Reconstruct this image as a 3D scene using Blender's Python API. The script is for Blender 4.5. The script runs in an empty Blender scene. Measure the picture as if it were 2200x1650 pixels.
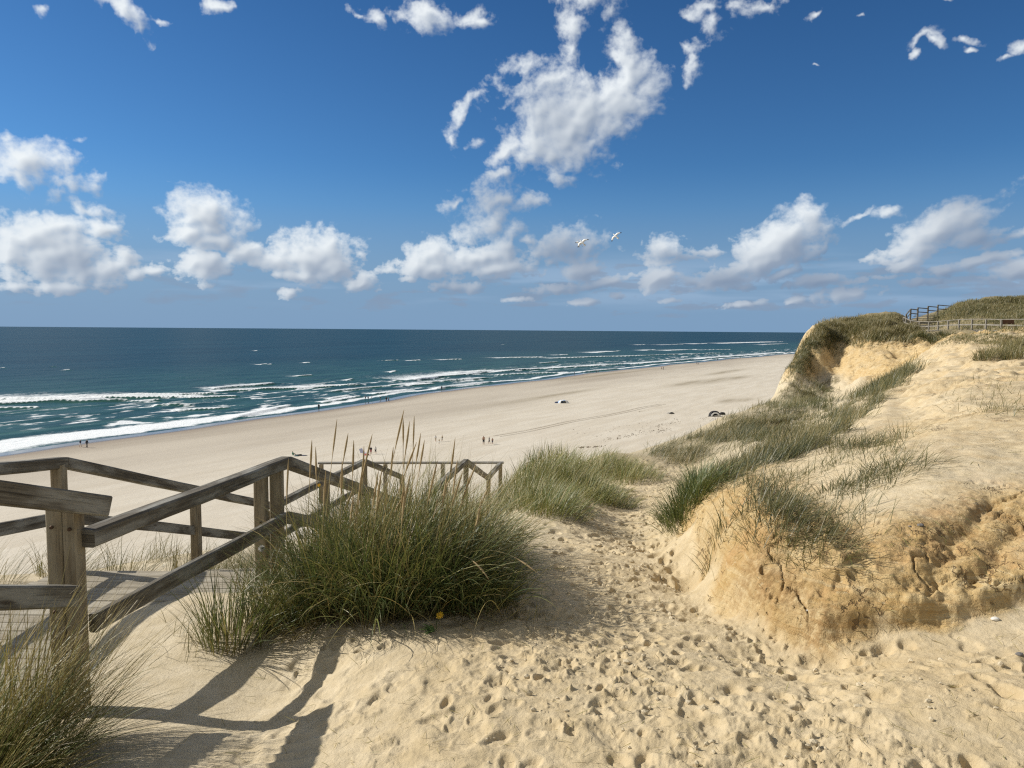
import bpy, bmesh, math, random
import numpy as np
from mathutils import Vector, Matrix

random.seed(7)
RNG = np.random.default_rng(11)
SC = bpy.context.scene
COL = SC.collection
R = math.radians

# ------------------------------------------------------------------ camera
HC = 25.0                      # eye height above the sea (m)
FPX = 1600.0                   # focal length in pixels of a 2200 px wide frame
PITCH, ROLL = math.atan(116 / FPX), 0.0074
_f = Vector((0, math.cos(PITCH), -math.sin(PITCH)))
_r0 = Vector((1, 0, 0)); _u0 = _r0.cross(_f)
_r = _r0 * math.cos(ROLL) + _u0 * math.sin(ROLL)
_u = _u0 * math.cos(ROLL) - _r0 * math.sin(ROLL)
cam_d = bpy.data.cameras.new('camera')
cam_d.sensor_width = 36.0
cam_d.lens = 36.0 * FPX / 2200.0
cam_d.clip_start, cam_d.clip_end = 0.05, 120000.0
cam = bpy.data.objects.new('camera', cam_d); COL.objects.link(cam)
cam.matrix_world = Matrix(((_r.x, _u.x, -_f.x, 0), (_r.y, _u.y, -_f.y, 0), (_r.z, _u.z, -_f.z, HC), (0, 0, 0, 1)))
SC.camera = cam

def ray(px, py):
    return _f + _r * ((px - 1100) / FPX) + _u * ((825 - py) / FPX)
def at(px, py, d):                       # the point d metres ahead in the survey direction
    v = ray(px, py); v = v * (d / v.y)
    return Vector((v.x, v.y, HC + v.z))
def at_z(px, py, z):                     # the point at height z
    v = ray(px, py); k = (z - HC) / v.z
    return Vector((v.x * k, v.y * k, z))
def azel(px, py):
    v = ray(px, py).normalized()
    return math.atan2(v.x, v.y), math.asin(v.z)

# ------------------------------------------------------------------ sun, exposure
SUN_EL = R(35.5)
SUN_H = Vector((-0.96, 0.28)).normalized()
SUN_DIR = Vector((SUN_H.x * math.cos(SUN_EL), SUN_H.y * math.cos(SUN_EL), math.sin(SUN_EL)))
sl = bpy.data.lights.new('sun', 'SUN'); sl.energy = 4.6; sl.angle = R(0.53); sl.color = (1.0, 0.945, 0.86)
so = bpy.data.objects.new('sun', sl); COL.objects.link(so)
so.rotation_euler = SUN_DIR.to_track_quat('Z', 'Y').to_euler(); so.location = (0, 0, 60)
VS = SC.view_settings
SC.display_settings.display_device = 'sRGB'
VS.view_transform = 'Standard'; VS.look = 'None'; VS.gamma = 1.0; VS.use_curve_mapping = False
VS.exposure = 0.16
try:
    SC.cycles.use_denoising = False
    SC.cycles.pixel_filter_type = 'BLACKMAN_HARRIS'; SC.cycles.filter_width = 1.25
    SC.cycles.max_bounces = 5; SC.cycles.diffuse_bounces = 3; SC.cycles.glossy_bounces = 2
    SC.cycles.transmission_bounces = 3; SC.cycles.transparent_max_bounces = 4
    SC.cycles.caustics_reflective = False; SC.cycles.caustics_refractive = False
    SC.cycles.sample_clamp_indirect = 6.0
except Exception:
    pass

# ------------------------------------------------------------------ node helper
class NT:
    def __init__(s, tree): s.t = tree
    def n(s, kind, **kw):
        nd = s.t.nodes.new(kind)
        for k, v in kw.items(): setattr(nd, k, v)
        return nd
    def set(s, sock, v):
        if isinstance(v, bpy.types.NodeSocket): s.t.links.new(v, sock)
        elif v is not None:
            try: sock.default_value = v
            except Exception:
                sock.default_value = (*v, 1.0)
    def m(s, op, a, b=None, c=None, clamp=False):
        nd = s.n('ShaderNodeMath', operation=op, use_clamp=clamp)
        s.set(nd.inputs[0], a)
        if b is not None: s.set(nd.inputs[1], b)
        if c is not None: s.set(nd.inputs[2], c)
        return nd.outputs[0]
    def v(s, op, a, b=None, scale=None):
        nd = s.n('ShaderNodeVectorMath', operation=op)
        s.set(nd.inputs[0], a)
        if b is not None: s.set(nd.inputs[1], b)
        if scale is not None: s.set(nd.inputs['Scale'], scale)
        return nd.outputs['Value'] if op in ('LENGTH', 'DOT_PRODUCT', 'DISTANCE') else nd.outputs[0]
    def mix(s, f, a, b, blend='MIX'):
        nd = s.n('ShaderNodeMix', data_type='RGBA', blend_type=blend)
        s.set(nd.inputs[0], f); s.set(nd.inputs[6], a); s.set(nd.inputs[7], b)
        return nd.outputs[2]
    def ramp(s, x, lo, hi, smooth=True, a=0.0, b=1.0):
        nd = s.n('ShaderNodeMapRange', interpolation_type='SMOOTHSTEP' if smooth else 'LINEAR', clamp=True)
        s.set(nd.inputs[0], x); s.set(nd.inputs[1], lo); s.set(nd.inputs[2], hi)
        s.set(nd.inputs[3], a); s.set(nd.inputs[4], b)
        return nd.outputs[0]
    def noise(s, vec, scale, detail=4, rough=0.55, dist=0.0, lac=2.0, dims='3D', out=0):
        nd = s.n('ShaderNodeTexNoise', noise_dimensions=dims)
        if vec is not None: s.set(nd.inputs['Vector'], vec)
        nd.inputs['Scale'].default_value = scale; nd.inputs['Detail'].default_value = detail
        nd.inputs['Roughness'].default_value = rough; nd.inputs['Distortion'].default_value = dist
        nd.inputs['Lacunarity'].default_value = lac
        return nd.outputs[out]
    def comb(s, x, y, z=0.0):
        nd = s.n('ShaderNodeCombineXYZ'); s.set(nd.inputs[0], x); s.set(nd.inputs[1], y); s.set(nd.inputs[2], z)
        return nd.outputs[0]
    def sep(s, v):
        nd = s.n('ShaderNodeSeparateXYZ'); s.set(nd.inputs[0], v); return nd.outputs
    def attr(s, name, out='Fac'):
        return s.n('ShaderNodeAttribute', attribute_name=name).outputs[out]
    def mapping(s, vec, loc=(0, 0, 0), rot=(0, 0, 0), scale=(1, 1, 1), typ='POINT'):
        nd = s.n('ShaderNodeMapping', vector_type=typ)
        s.set(nd.inputs[0], vec)
        nd.inputs['Location'].default_value = loc; nd.inputs['Rotation'].default_value = rot; nd.inputs['Scale'].default_value = scale
        return nd.outputs[0]
    def bump(s, h, strength=0.5, dist=0.05, normal=None):
        nd = s.n('ShaderNodeBump'); s.set(nd.inputs['Height'], h)
        nd.inputs['Strength'].default_value = strength; nd.inputs['Distance'].default_value = dist
        if normal is not None: s.set(nd.inputs['Normal'], normal)
        return nd.outputs[0]

# ------------------------------------------------------------------ numpy noise
def _hash(ix, iy, seed):
    h = (ix.astype(np.int64) * 374761393 + iy.astype(np.int64) * 668265263 + seed * 1274126177) & 0xFFFFFFFF
    h = ((h ^ (h >> 13)) * 1274126177) & 0xFFFFFFFF
    return (h ^ (h >> 16)) & 0xFFFF
_ANG = np.arange(65536) * (2 * np.pi / 65536)
_GC, _GS = np.cos(_ANG).astype(np.float32), np.sin(_ANG).astype(np.float32)
def perlin(x, y, seed=0):                 # about -0.7 .. 0.7
    x = np.asarray(x, np.float64); y = np.asarray(y, np.float64)
    ix, iy = np.floor(x), np.floor(y)
    fx, fy = (x - ix).astype(np.float32), (y - iy).astype(np.float32)
    ix = ix.astype(np.int64); iy = iy.astype(np.int64)
    u = fx * fx * fx * (fx * (fx * 6 - 15) + 10); v = fy * fy * fy * (fy * (fy * 6 - 15) + 10)
    def g(dx, dy):
        h = _hash(ix + dx, iy + dy, seed)
        return _GC[h] * (fx - dx) + _GS[h] * (fy - dy)
    a = g(0, 0); b = g(1, 0); c = g(0, 1); d = g(1, 1)
    a = a + (b - a) * u; c = c + (d - c) * u
    return a + (c - a) * v
def fbm(x, y, octaves=4, seed=0, gain=0.5, lac=2.03):
    s = 0.0; amp = 1.0
    for o in range(octaves):
        s = s + amp * perlin(x, y, seed + 17 * o); x = x * lac + 3.7; y = y * lac - 1.3; amp *= gain
    return s
def billow(x, y, octaves=4, seed=0, gain=0.5, lac=2.07):
    s = 0.0; amp = 1.0
    for o in range(octaves):
        s = s + amp * (1 - 2.6 * np.abs(perlin(x, y, seed + 17 * o))); x = x * lac + 5.1; y = y * lac + 2.3; amp *= gain
    return s
def sstep(x, a, b):
    t = np.clip((x - a) / (b - a), 0, 1); return t * t * (3 - 2 * t)

# ------------------------------------------------------------------ sky with clouds
# clouds: (px, py, rx, ry, tilt degrees, strength) as they stand on the sky seen from the dune
CLOUDS = [
 # tall tower, upper middle
 (1260, -10, 85, 60, 0, .85), (1235, 60, 56, 66, 20, .85), (1330, 20, 62, 48, 20, .7), (1345, 62, 40, 40, 0, .75), (1220, 115, 46, 56, 0, .8),
 (1125, 130, 70, 30, 10, .75), (1190, 165, 58, 52, 0, .85), (1350, 130, 66, 62, 60, 1.3), (1320, 195, 85, 62, 50, 1.3),
 (1250, 250, 110, 64, 45, 1.4), (1175, 250, 50, 70, 40, 1.0), (1165, 300, 70, 56, 40, 1.2), (1085, 322, 64, 24, 35, 1.0),
 (1210, 320, 50, 45, 0, 1.0), (1130, 195, 60, 42, 60, .65), (1085, 180, 46, 40, 0, .5),
 (1000, 245, 70, 22, 40, .52), (970, 290, 24, 46, -10, .6), (1045, 215, 46, 26, 30, .5), (1015,300,40,20,0,.4),
 # top edge wisps
 (265, 25, 70, 28, -30, .95), (215, 0, 60, 24, -20, .8), (352, 38, 22, 10, 0, .95), (488, 10, 36, 20, 20, .85), (105, 32, 24, 12, 0, .6),
 (790, 30, 44, 18, -20, .8), (910, 20, 72, 34, 0, 1.05), (1035, 28, 52, 24, -10, .95), (755, 22, 24, 12, 0, .6), (1100, 10, 24, 14, 0, .5), (1105, 82, 18, 14, 0, .4),
 (1500, 25, 66, 40, 20, .66), (1620, 0, 84, 30, 10, .72), (1480, 105, 60, 36, 0, .68), (1485, 140, 34, 38, 0, .75), (1530, 60, 36, 40, 0, .7), (1440,25,40,20,10,.6),
 (1760, 12, 20, 9, 0, .75), (1855, 13, 15, 9, 0, .65), (1980, 100, 44, 13, 15, .8), (2012, 108, 26, 14, -20, .85), (1960, 128, 14, 14, 0, .8),
 (2070, 90, 20, 11, 0, .85), (2083, 108, 12, 9, 0, .8), (2180, 82, 38, 22, 0, .95), (2152, 113, 15, 10, 0, .8), (1777, 122, 22, 6, 0, .6), (2040,5,26,8,0,.6),
 # left bank of cumulus
 (50, 360, 75, 40, 10, 1.0), (20, 385, 44, 34, 0, .8), (165, 392, 64, 22, 10, .75), (120, 420, 50, 20, 20, .7), (200, 440, 70, 22, -12, .7), (150,300,36,14,0,.42), (20,300,40,16,0,.45), (110,325,30,24,60,.4),
 (55, 500, 55, 36, 0, 1.15), (130, 485, 50, 26, 0, 1.1), (145, 545, 60, 40, 0, 1.25), (225, 487, 42, 27, 0, 1.05), (60, 560, 76, 50, 0, .9), (215, 585, 64, 26, 10, 1.0),
 (150, 615, 70, 16, 0, .75), (280, 555, 36, 22, 0, .8), (340, 580, 44, 22, 0, .75), (20, 615, 60, 16, 0, .6), (5, 540, 50, 60, 0, .75), (300,590,60,20,0,.6),
 (425, 475, 60, 44, 8, 1.3), (400, 505, 50, 26, 0, 1.1), (455, 520, 55, 32, 0, 1.05), (430, 572, 54, 26, 5, 1.15), (520, 545, 70, 24, 0, .9), (600, 565, 60, 26, 0, 1.0), (665, 548, 70, 38, 5, 1.3), (700, 568, 52, 30, 0, 1.1),
 (640, 590, 80, 16, 0, .85), (770, 605, 48, 28, 15, .85), (620, 630, 32, 16, 20, .65), (830,575,30,20,0,.6),
 # middle column
 (1205, 388, 60, 26, 5, .72), (1060, 430, 80, 44, 20, .85), (1040, 480, 66, 36, 20, .95), (1120, 450, 62, 36, 10, .8), (1050, 385,80,26,20,.62), (960,440,36,18,30,.5),
 (930, 545, 66, 34, 20, 1.05), (920, 575, 80, 20, 0, 1.05), (1050, 540, 66, 36, 20, 1.15), (1060, 570, 76, 20, 0, 1.0), (985, 560, 70, 40, 0, .9), (990, 612,100,20,0,.6), (880,600,50,12,0,.5),
 (1215, 530, 100, 36, 12, .95), (1260, 575, 46, 20, 20, .75), (1180, 548, 66, 22, 0, .8), (1140,520,70,12,0,.5),
 # right
 (1425, 540, 46, 30, 10, 1.1), (1450, 558, 80, 14, 4, .55), (1520, 540, 60, 12, 8, .7), (1405, 603, 38, 24, 15, 1.15),
 (1670, 525, 60, 44, 25, 1.45), (1640, 562, 54, 22, 20, 1.2), (1725, 538, 54, 30, 10, .8), (1550, 600, 76, 24, 12, .9), (1680, 595,46,14,10,.7), (1590,620,50,10,5,.6), (1820,480,60,12,35,.42),
 (2022, 487, 60, 36, 30, 1.4), (1985, 528, 70, 24, 15, 1.2), (2090, 505, 66, 28, 15, .75), (2160, 510, 60, 13, 20, .75), (2100, 430, 60, 24, 35, .42), (1910, 455, 50, 15, 10, .6), (2170,390,70,30,30,.15),
 (2040, 582, 54, 17, 12, .85), (2120, 562, 50, 16, 10, .8), (2180, 592, 56, 24, 10, .8), (1960, 570, 40, 15, 10, .8), (1985, 610, 44, 11, 5, .7), (1870,552,26,12,20,.65),
 (1760, 610, 60, 13, 6, .8), (1830, 632, 66, 18, 8, .8), (1840, 605, 36, 11, 10, .75), (1290, 605, 70, 13, 10, .75), (1320, 632, 26, 12, 0, .75), (1190, 622, 56, 13, 0, .7), (1600,655,66,11,6,.6), (1250,645,46,10,4,.6), (1700,650,50,9,6,.55), (1440,650,50,8,4,.5), (1100,640,60,9,0,.45), (1900,600,30,8,0,.6),
]
# the shaded, greyer clouds among them
GREY = [(1080, 430, 150, 75, .55), (1230, 545, 150, 55, .75), (1480, 555, 110, 20, .6), (1760, 545, 70, 60, .5), (2120, 520, 110, 50, .6), (1900, 610, 420, 45, .75),
        (1560, 605, 120, 30, .6), (1250, 625, 160, 40, .7), (2100, 420, 120, 50, .6), (960, 615, 160, 30, .5), (1150, 230, 60, 70, .3)]
HOLES = [(1285, 115, 34, 42, 25, .9), (1415, 40, 40, 60, 0, .8), (1120, 55, 40, 50, 0, .6)]


# cloud field over azimuth x elevation: cover (alpha) and how much sun it catches (lit)
CX0, CX1, CY0, CY1 = -0.78, 0.78, -0.01, 0.56
def cloud_field(nw, nh):
    A, E = np.meshgrid(np.linspace(CX0, CX1, nw), np.linspace(CY0, CY1, nh))
    wx = fbm(A * 9, E * 9, 6, 3, .55); wy = fbm(A * 9, E * 9, 6, 51, .55)
    wk = .22 + .78 * sstep(E, .03, .16)
    qa = A + 0.027 * wx * wk; qe = E + 0.022 * wy * wk
    acc = np.full(A.shape, -0.9)
    for (px, py, rx, ry, tilt, s) in CLOUDS:
        a, e = azel(px, py); k = 1.04 / FPX; c, sn = math.cos(R(tilt)), math.sin(R(tilt))
        x, y = qa - a, qe - e
        u = (x * c + y * sn) / (rx * k); v = (-x * sn + y * c) / (ry * k)
        if px < 800 and py > 300: k *= .86
        if py > 555 and px > 1050: s += .10; k *= .84
        b = s - np.sqrt(u * u + v * v)
        h = np.clip(0.5 + (acc - b) / 0.16, 0, 1)                      # smooth maximum
        acc = b + (acc - b) * h + 0.04 * h * (1 - h)
    for (px, py, rx, ry, tilt, s) in HOLES:
        a, e = azel(px, py); k = 1.2 / FPX; c, sn = math.cos(R(tilt)), math.sin(R(tilt))
        x, y = qa - a, qe - e
        u = (x * c + y * sn) / (rx * k); v = (-x * sn + y * c) / (ry * k)
        acc = acc - s * np.exp(-(u * u + v * v))
    big = fbm(A * 17, E * 19, 3, 91)
    puff = billow(A * 34 + wx * 1.5, E * 40 + wy * 1.5, 5, 9, .5)
    fine = fbm(A * 110, E * 130, 5, 77, .62)
    big2 = fbm(A * 48 + wx, E * 52 + wy, 3, 141)
    D = acc - .05 - .16 * sstep(E, .26, .34) * (1 - sstep(np.abs(A - .09), .06, .12) * 0 - .9 * np.exp(-((A - .08) / .09) ** 2)) + .46 * big + .40 * big2 + (0.12 * (puff - .5) + 0.20 * fine)
    lowm = 1 - sstep(E, .07, .15)
    D = D + lowm * (.30 * fbm(A * 60, E * 130, 4, 161, .55) + .02)
    band = sstep(E, .006, .03) * sstep(E, .125, .06)
    lay = fbm(A * 20, E * 75, 6, 201, .55) + .5 * fbm(A * 6, E * 22, 2, 222)
    right = .25 + .75 * sstep(A, -.5, .2)
    flat = (lay - .10) * 1.5 * right * band - .5 * (1 - band)
    return A, E, D, flat, puff
def shift(F, dx, dy):                     # value at (x+dx, y+dy) in texels
    return np.roll(np.roll(F, -dx, 1), -dy, 0)
def blur(F, n):
    for ax in (0, 1):
        for _ in range(2):
            c = np.cumsum(np.pad(F, [(n + 1, n) if a == ax else (0, 0) for a in (0, 1)], mode='edge'), ax)
            F = (np.take(c, range(2 * n + 1, c.shape[ax]), ax) - np.take(c, range(0, c.shape[ax] - 2 * n - 1), ax)) / (2 * n + 1)
    return F
def make_clouds(nw=2400, nh=880):
    A, E, D, flat, puff = cloud_field(nw, nh)
    q = nw / 2400
    dens = np.clip(D, 0, 1.6) ** .8
    soft = blur(dens, max(1, int(5 * q)))
    wide = blur(dens, int(14 * q))
    sh = 0.0
    for st, w in ((8, .6), (18, .8), (32, 1.0), (52, 1.1), (80, 1.0)):   # light path: up and to the left
        sh = sh + w * shift(soft if st < 20 else wide, -int(st * .72 * q), int(st * .7 * q))
    lit = np.exp(-0.60 * sh) * 1.05 + .36 * sstep(wide, .05, .4)
    gx = shift(soft, -int(7 * q), int(6 * q)) - soft                   # relief of the billows
    lit = lit - 1.0 * np.clip(gx, -.2, .2) + .05 * (blur(puff, max(1, int(2 * q))) - .5)
    lit = np.clip(lit, 0, 1)
    for (px, py, rx, ry, g) in GREY:
        a, e = azel(px, py)
        lit = lit * (1 - g * np.exp(-1.2 * (((A - a) * FPX / rx) ** 2 + ((E - e) * FPX / ry) ** 2)))
    a1 = 1 - np.exp(-2.5 * np.clip(D + .10, 0, 3) ** 1.6)
    lm = 1 - sstep(E, .07, .15); a1 = a1 * (1 - lm) + lm * (1 - np.exp(-4.2 * np.clip(D + .02, 0, 3) ** 1.1))
    a2 = .80 * (1 - np.exp(-3.2 * np.clip(flat, 0, 3)))
    alpha = np.clip(a1 + a2 * (1 - a1), 0, 1)
    lit = np.clip((lit * a1 + .16 * a2 * (1 - a1)) / np.maximum(alpha, 1e-4), 0, 1)
    veil = sstep(fbm(A * 3.2, E * 34, 4, 301) + .35 * sstep(A, -.1, .35), .05, .55) * sstep(E, .02, .05) * sstep(E, .11, .07)
    return alpha, lit, veil

SKY_STRENGTH = 0.10
_al, _lit, _veil = make_clouds()
cimg = bpy.data.images.new('cloud_field', _al.shape[1], _al.shape[0], float_buffer=True)
cimg.colorspace_settings.name = 'Non-Color'
_px = np.ones((*_al.shape, 4), np.float32); _px[..., 0] = _al; _px[..., 1] = _lit; _px[..., 2] = _veil
cimg.pixels.foreach_set(_px.ravel()); cimg.pack()

world = bpy.data.worlds.new('World'); SC.world = world; world.use_nodes = True
wt = world.node_tree; wt.nodes.clear(); W = NT(wt)
sky = W.n('ShaderNodeTexSky', sky_type='NISHITA')
sky.sun_disc = False; sky.sun_elevation = SUN_EL
sky.sun_rotation = math.atan2(SUN_H.x, SUN_H.y)
sky.altitude = 30; sky.air_density = 1.0; sky.dust_density = 0.3; sky.ozone_density = 2.0
_g = W.sep(W.n('ShaderNodeTexCoord').outputs['Generated'])
az = W.m('ARCTAN2', _g[0], _g[1]); el = W.m('ARCSINE', _g[2])
uv = W.comb(W.ramp(az, CX0, CX1, False), W.ramp(el, CY0, CY1, False))
it = W.n('ShaderNodeTexImage', image=cimg, interpolation='Linear', extension='EXTEND')
W.set(it.inputs[0], uv)
cs = W.n('ShaderNodeSeparateColor'); W.set(cs.inputs[0], it.outputs[0])
inside = W.m('MULTIPLY', W.m('COMPARE', az, 0.0, CX1 - .01), W.ramp(el, CY1 - .03, CY1 - .1))
alpha = W.m('MULTIPLY', cs.outputs[0], inside); lit = cs.outputs[1]; veil = W.m('MULTIPLY', cs.outputs[2], inside)
# the deep, slightly polarised blue of the phone picture: the Nishita sky through a blue filter
t = W.ramp(el, 0.0, 0.45, False)
fil = W.n('ShaderNodeValToRGB'); W.set(fil.inputs[0], t)
e_ = fil.color_ramp.elements
e_[0].position = 0.0; e_[0].color = (0.46, 0.51, 0.69, 1)
e_[1].position = 1.0; e_[1].color = (0.19, 0.42, 0.66, 1)
m_ = e_.new(0.35); m_.color = (0.275, 0.54, 0.81, 1)
# sky overhead and out of view, brightened and paled to lift the shadow fill
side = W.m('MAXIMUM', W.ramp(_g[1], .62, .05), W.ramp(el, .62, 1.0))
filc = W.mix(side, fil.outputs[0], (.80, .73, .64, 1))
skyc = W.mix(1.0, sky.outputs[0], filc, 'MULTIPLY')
fill_puffs = W.m('MULTIPLY', W.ramp(W.noise(W.n('ShaderNodeTexCoord').outputs['Generated'], 3.2, 5, .6), .46, .62), W.m('MULTIPLY', side, W.ramp(_g[2], .02, .15)))  # unseen white clouds added overhead and behind as fill light
skyc = W.mix(W.m('MULTIPLY', fill_puffs, .85), skyc, (8.2, 7.9, 7.4, 1))
skyc = W.mix(W.m('MULTIPLY', W.ramp(el, .22, 0.0), .93), skyc, (1.85, 3.12, 4.85, 1))      # sea haze low over the horizon
skyc = W.mix(W.m('MULTIPLY', veil, .55), skyc, (3.2, 4.4, 6.0, 1))
low = W.ramp(el, .13, 0, False)
ccol = W.mix(lit, (1.28, 1.92, 3.05, 1), (8.0, 8.4, 8.6, 1))
ccol = W.mix(W.m('MULTIPLY', low, .35), ccol, (1.75, 2.65, 4.1, 1))
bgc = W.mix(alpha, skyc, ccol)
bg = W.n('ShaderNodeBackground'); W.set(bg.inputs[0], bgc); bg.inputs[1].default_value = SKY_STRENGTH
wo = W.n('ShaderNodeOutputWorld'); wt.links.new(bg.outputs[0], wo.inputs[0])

# ------------------------------------------------------------------ generic builders
def tag(o, label=None, cat=None, group=None, kind=None):
    if label: o['label'] = label
    if cat: o['category'] = cat
    if group: o['group'] = group
    if kind: o['kind'] = kind
    return o
def empty(name, loc=(0, 0, 0), rz=0.0):
    o = bpy.data.objects.new(name, None); COL.objects.link(o)
    o.location = loc; o.rotation_euler = (0, 0, rz); o.empty_display_size = .2
    return o
def np_mesh(name, verts, faces, mats=(), attrs=None, smooth=True, uvs=None, parent=None):
    """verts (n,3), faces (m,k) one size; attrs name -> (n,) floats on points"""
    me = bpy.data.meshes.new(name)
    verts = np.ascontiguousarray(verts, np.float32); faces = np.ascontiguousarray(faces, np.int32)
    n, m, k = len(verts), len(faces), faces.shape[1]
    me.vertices.add(n); me.vertices.foreach_set('co', verts.ravel())
    me.loops.add(m * k); me.loops.foreach_set('vertex_index', faces.ravel())
    me.polygons.add(m); me.polygons.foreach_set('loop_start', np.arange(0, m * k, k, dtype=np.int32))
    me.update(calc_edges=True)
    me.polygons.foreach_set('use_smooth', np.full(m, smooth, bool))
    for a, v in (attrs or {}).items():
        at_ = me.attributes.new(a, 'FLOAT', 'POINT'); at_.data.foreach_set('value', np.ascontiguousarray(v, np.float32))
    if uvs is not None:
        ul = me.uv_layers.new(name='UVMap'); ul.data.foreach_set('uv', np.ascontiguousarray(uvs[faces.ravel()], np.float32).ravel())
    for mt in (mats if isinstance(mats, (list, tuple)) else [mats]): me.materials.append(mt)
    o = bpy.data.objects.new(name, me); COL.objects.link(o)
    if parent is not None: o.parent = parent
    return o
def grid_faces(nr, nc, wrap=False):
    r = np.arange(nr - 1)[:, None]; c = np.arange(nc if wrap else nc - 1)[None, :]
    c2 = (c + 1) % nc
    a = r * nc + c; b = r * nc + c2
    return np.stack([a, b, b + nc, a + nc], -1).reshape(-1, 4)
def new_mat(name):
    m = bpy.data.materials.new(name); m.use_nodes = True
    t = m.node_tree; t.nodes.clear(); N = NT(t)
    out = N.n('ShaderNodeOutputMaterial')
    return m, N, out
def principled(N, out, **kw):
    p = N.n('ShaderNodeBsdfPrincipled')
    for k, v in kw.items(): N.set(p.inputs[k], v)
    N.t.links.new(p.outputs[0], out.inputs[0])
    return p

# ------------------------------------------------------------------ shore frame
SH_O = np.array([-101.0, 148.0]); SH_E = np.array([0.507, 0.862]); SH_N = np.array([-0.862, 0.507])
def to_st(x, y):
    dx, dy = x - SH_O[0], y - SH_O[1]
    return dx * SH_E[0] + dy * SH_E[1], dx * SH_N[0] + dy * SH_N[1]
def shore_t(s):
    base = np.interp(s, [-400, -60, 0, 58, 157, 354, 600, 816, 1400, 4000], [-6, -1, 0, 4, 17, 23.5, 15, 0, -30, -60])
    return base + 1.1 * np.sin(s / 9.0 + 1.0) * np.sin(s / 31.0) + 1.4 * np.sin(s / 23.0)
def beach_z(x, y):
    s, t = to_st(x, y); u = shore_t(s) - t                    # u > 0 up the beach
    z = np.where(u > 0, 2.7 * (1 - np.exp(-np.maximum(u, 0) / 60.0)), .045 * u)
    return z

# ------------------------------------------------------------------ dune terrain survey
def hy(px): return 701 + 13.0 * px / 1750
SURVEY = []
for x, y, d in [(0, 0, 1.6), (0, -4, 1.4), (-4, -4, .9), (-3.4, 0, 1.0), (-2.4, 1.2, 1.55), (-2.6, 2.4, 1.85), (-5, 2, 1.5), (-9, 2, 1.9), (5, -4, .9), (3, 0, 1.35),
                (10, 0, .5), (20, 0, -.2), (8, 5, .85), (12, 8, .6), (25, 15, .2), (45, 30, -1.), (60, 60, -3.), (90, 100, -5.), (-12, -6, 1.), (-30, -20, 1.), (40, -20, -.5), (100, 40, -4), (150, 150, -8), (0, -40, 0), (150, 0, -4), (-20, 0, 2.6),
                (-3.2, 4.6, 2.17), (-2.95, 6.2, 2.3), (-2.65, 8.3, 3.05), (-2.3, 10.4, 3.75), (-2, 14, 3.85), (-1.6, 17, 4.8), (-1.4, 19, 5.2), (-5, 6.2, 2.3), (-5.2, 9, 3.0), (-4.6, 12, 3.7), (-4.2, 16, 4.6), (-7, 7, 2.4), (-7, 11, 3.8),
                (-.9, 8.3, 2.45), (-.5, 10.3, 2.8), (-.1, 12.2, 3.05), (-.3, 14.3, 3.5), (0, 17.2, 4.1), (.6, 19.3, 4.4), (2, 18.2, 3.75),
                (-3.3, 3.6, 2.2), (-4.2, 4.6, 2.2),
                (1.2, 5.2, 1.95), (1.2, 5.7, 1.99), (1.1, 6.3, 2.04), (1.05, 4.7, 1.89), (.8, 5.3, 1.93), (1.4, 7.2, 2.2), (1.3, 4.6, 1.86), (.6, 6.0, 1.97), (2.2, 5.4, 1.42), (2.3, 6.0, 1.45), (2.6, 6.5, 1.47), (2.3, 4.9, 1.40)]:
    SURVEY.append((x, y, d))
for px, py, drop in [(650, 1620, 1.78), (300, 1640, 1.85), (120, 1605, 1.98), (1100, 1640, 1.62), (1600, 1640, 1.55), (2100, 1640, 1.46), (1100, 1450, 1.68), (800, 1450, 1.76), (500, 1420, 1.99), (610, 1470, 1.99), (420, 1280, 2.06), (300, 1300, 2.1),
                     (700, 1340, 1.87), (900, 1340, 1.80), (1100, 1350, 1.79), (1250, 1330, 1.84), (1400, 1400, 1.74), (1600, 1450, 1.67), (1900, 1450, 1.58), (2150, 1450, 1.50),
                     (1350, 1250, 1.94), (1300, 1180, 2.12), (1400, 1130, 2.5), (1390, 1062, 3.0), (1440, 1012, 3.6), (1180, 1180, 2.07), (1230, 1120, 2.33), (1130, 1070, 2.5), (1320, 1085, 2.82),
                     (800, 1240, 1.93), (950, 1180, 2.0), (600, 1280, 2.0)]:
    d = drop * FPX / (py - hy(px)); v = ray(px, py); v = v * (d / v.y); SURVEY.append((v.x, v.y, -v.z))
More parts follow.
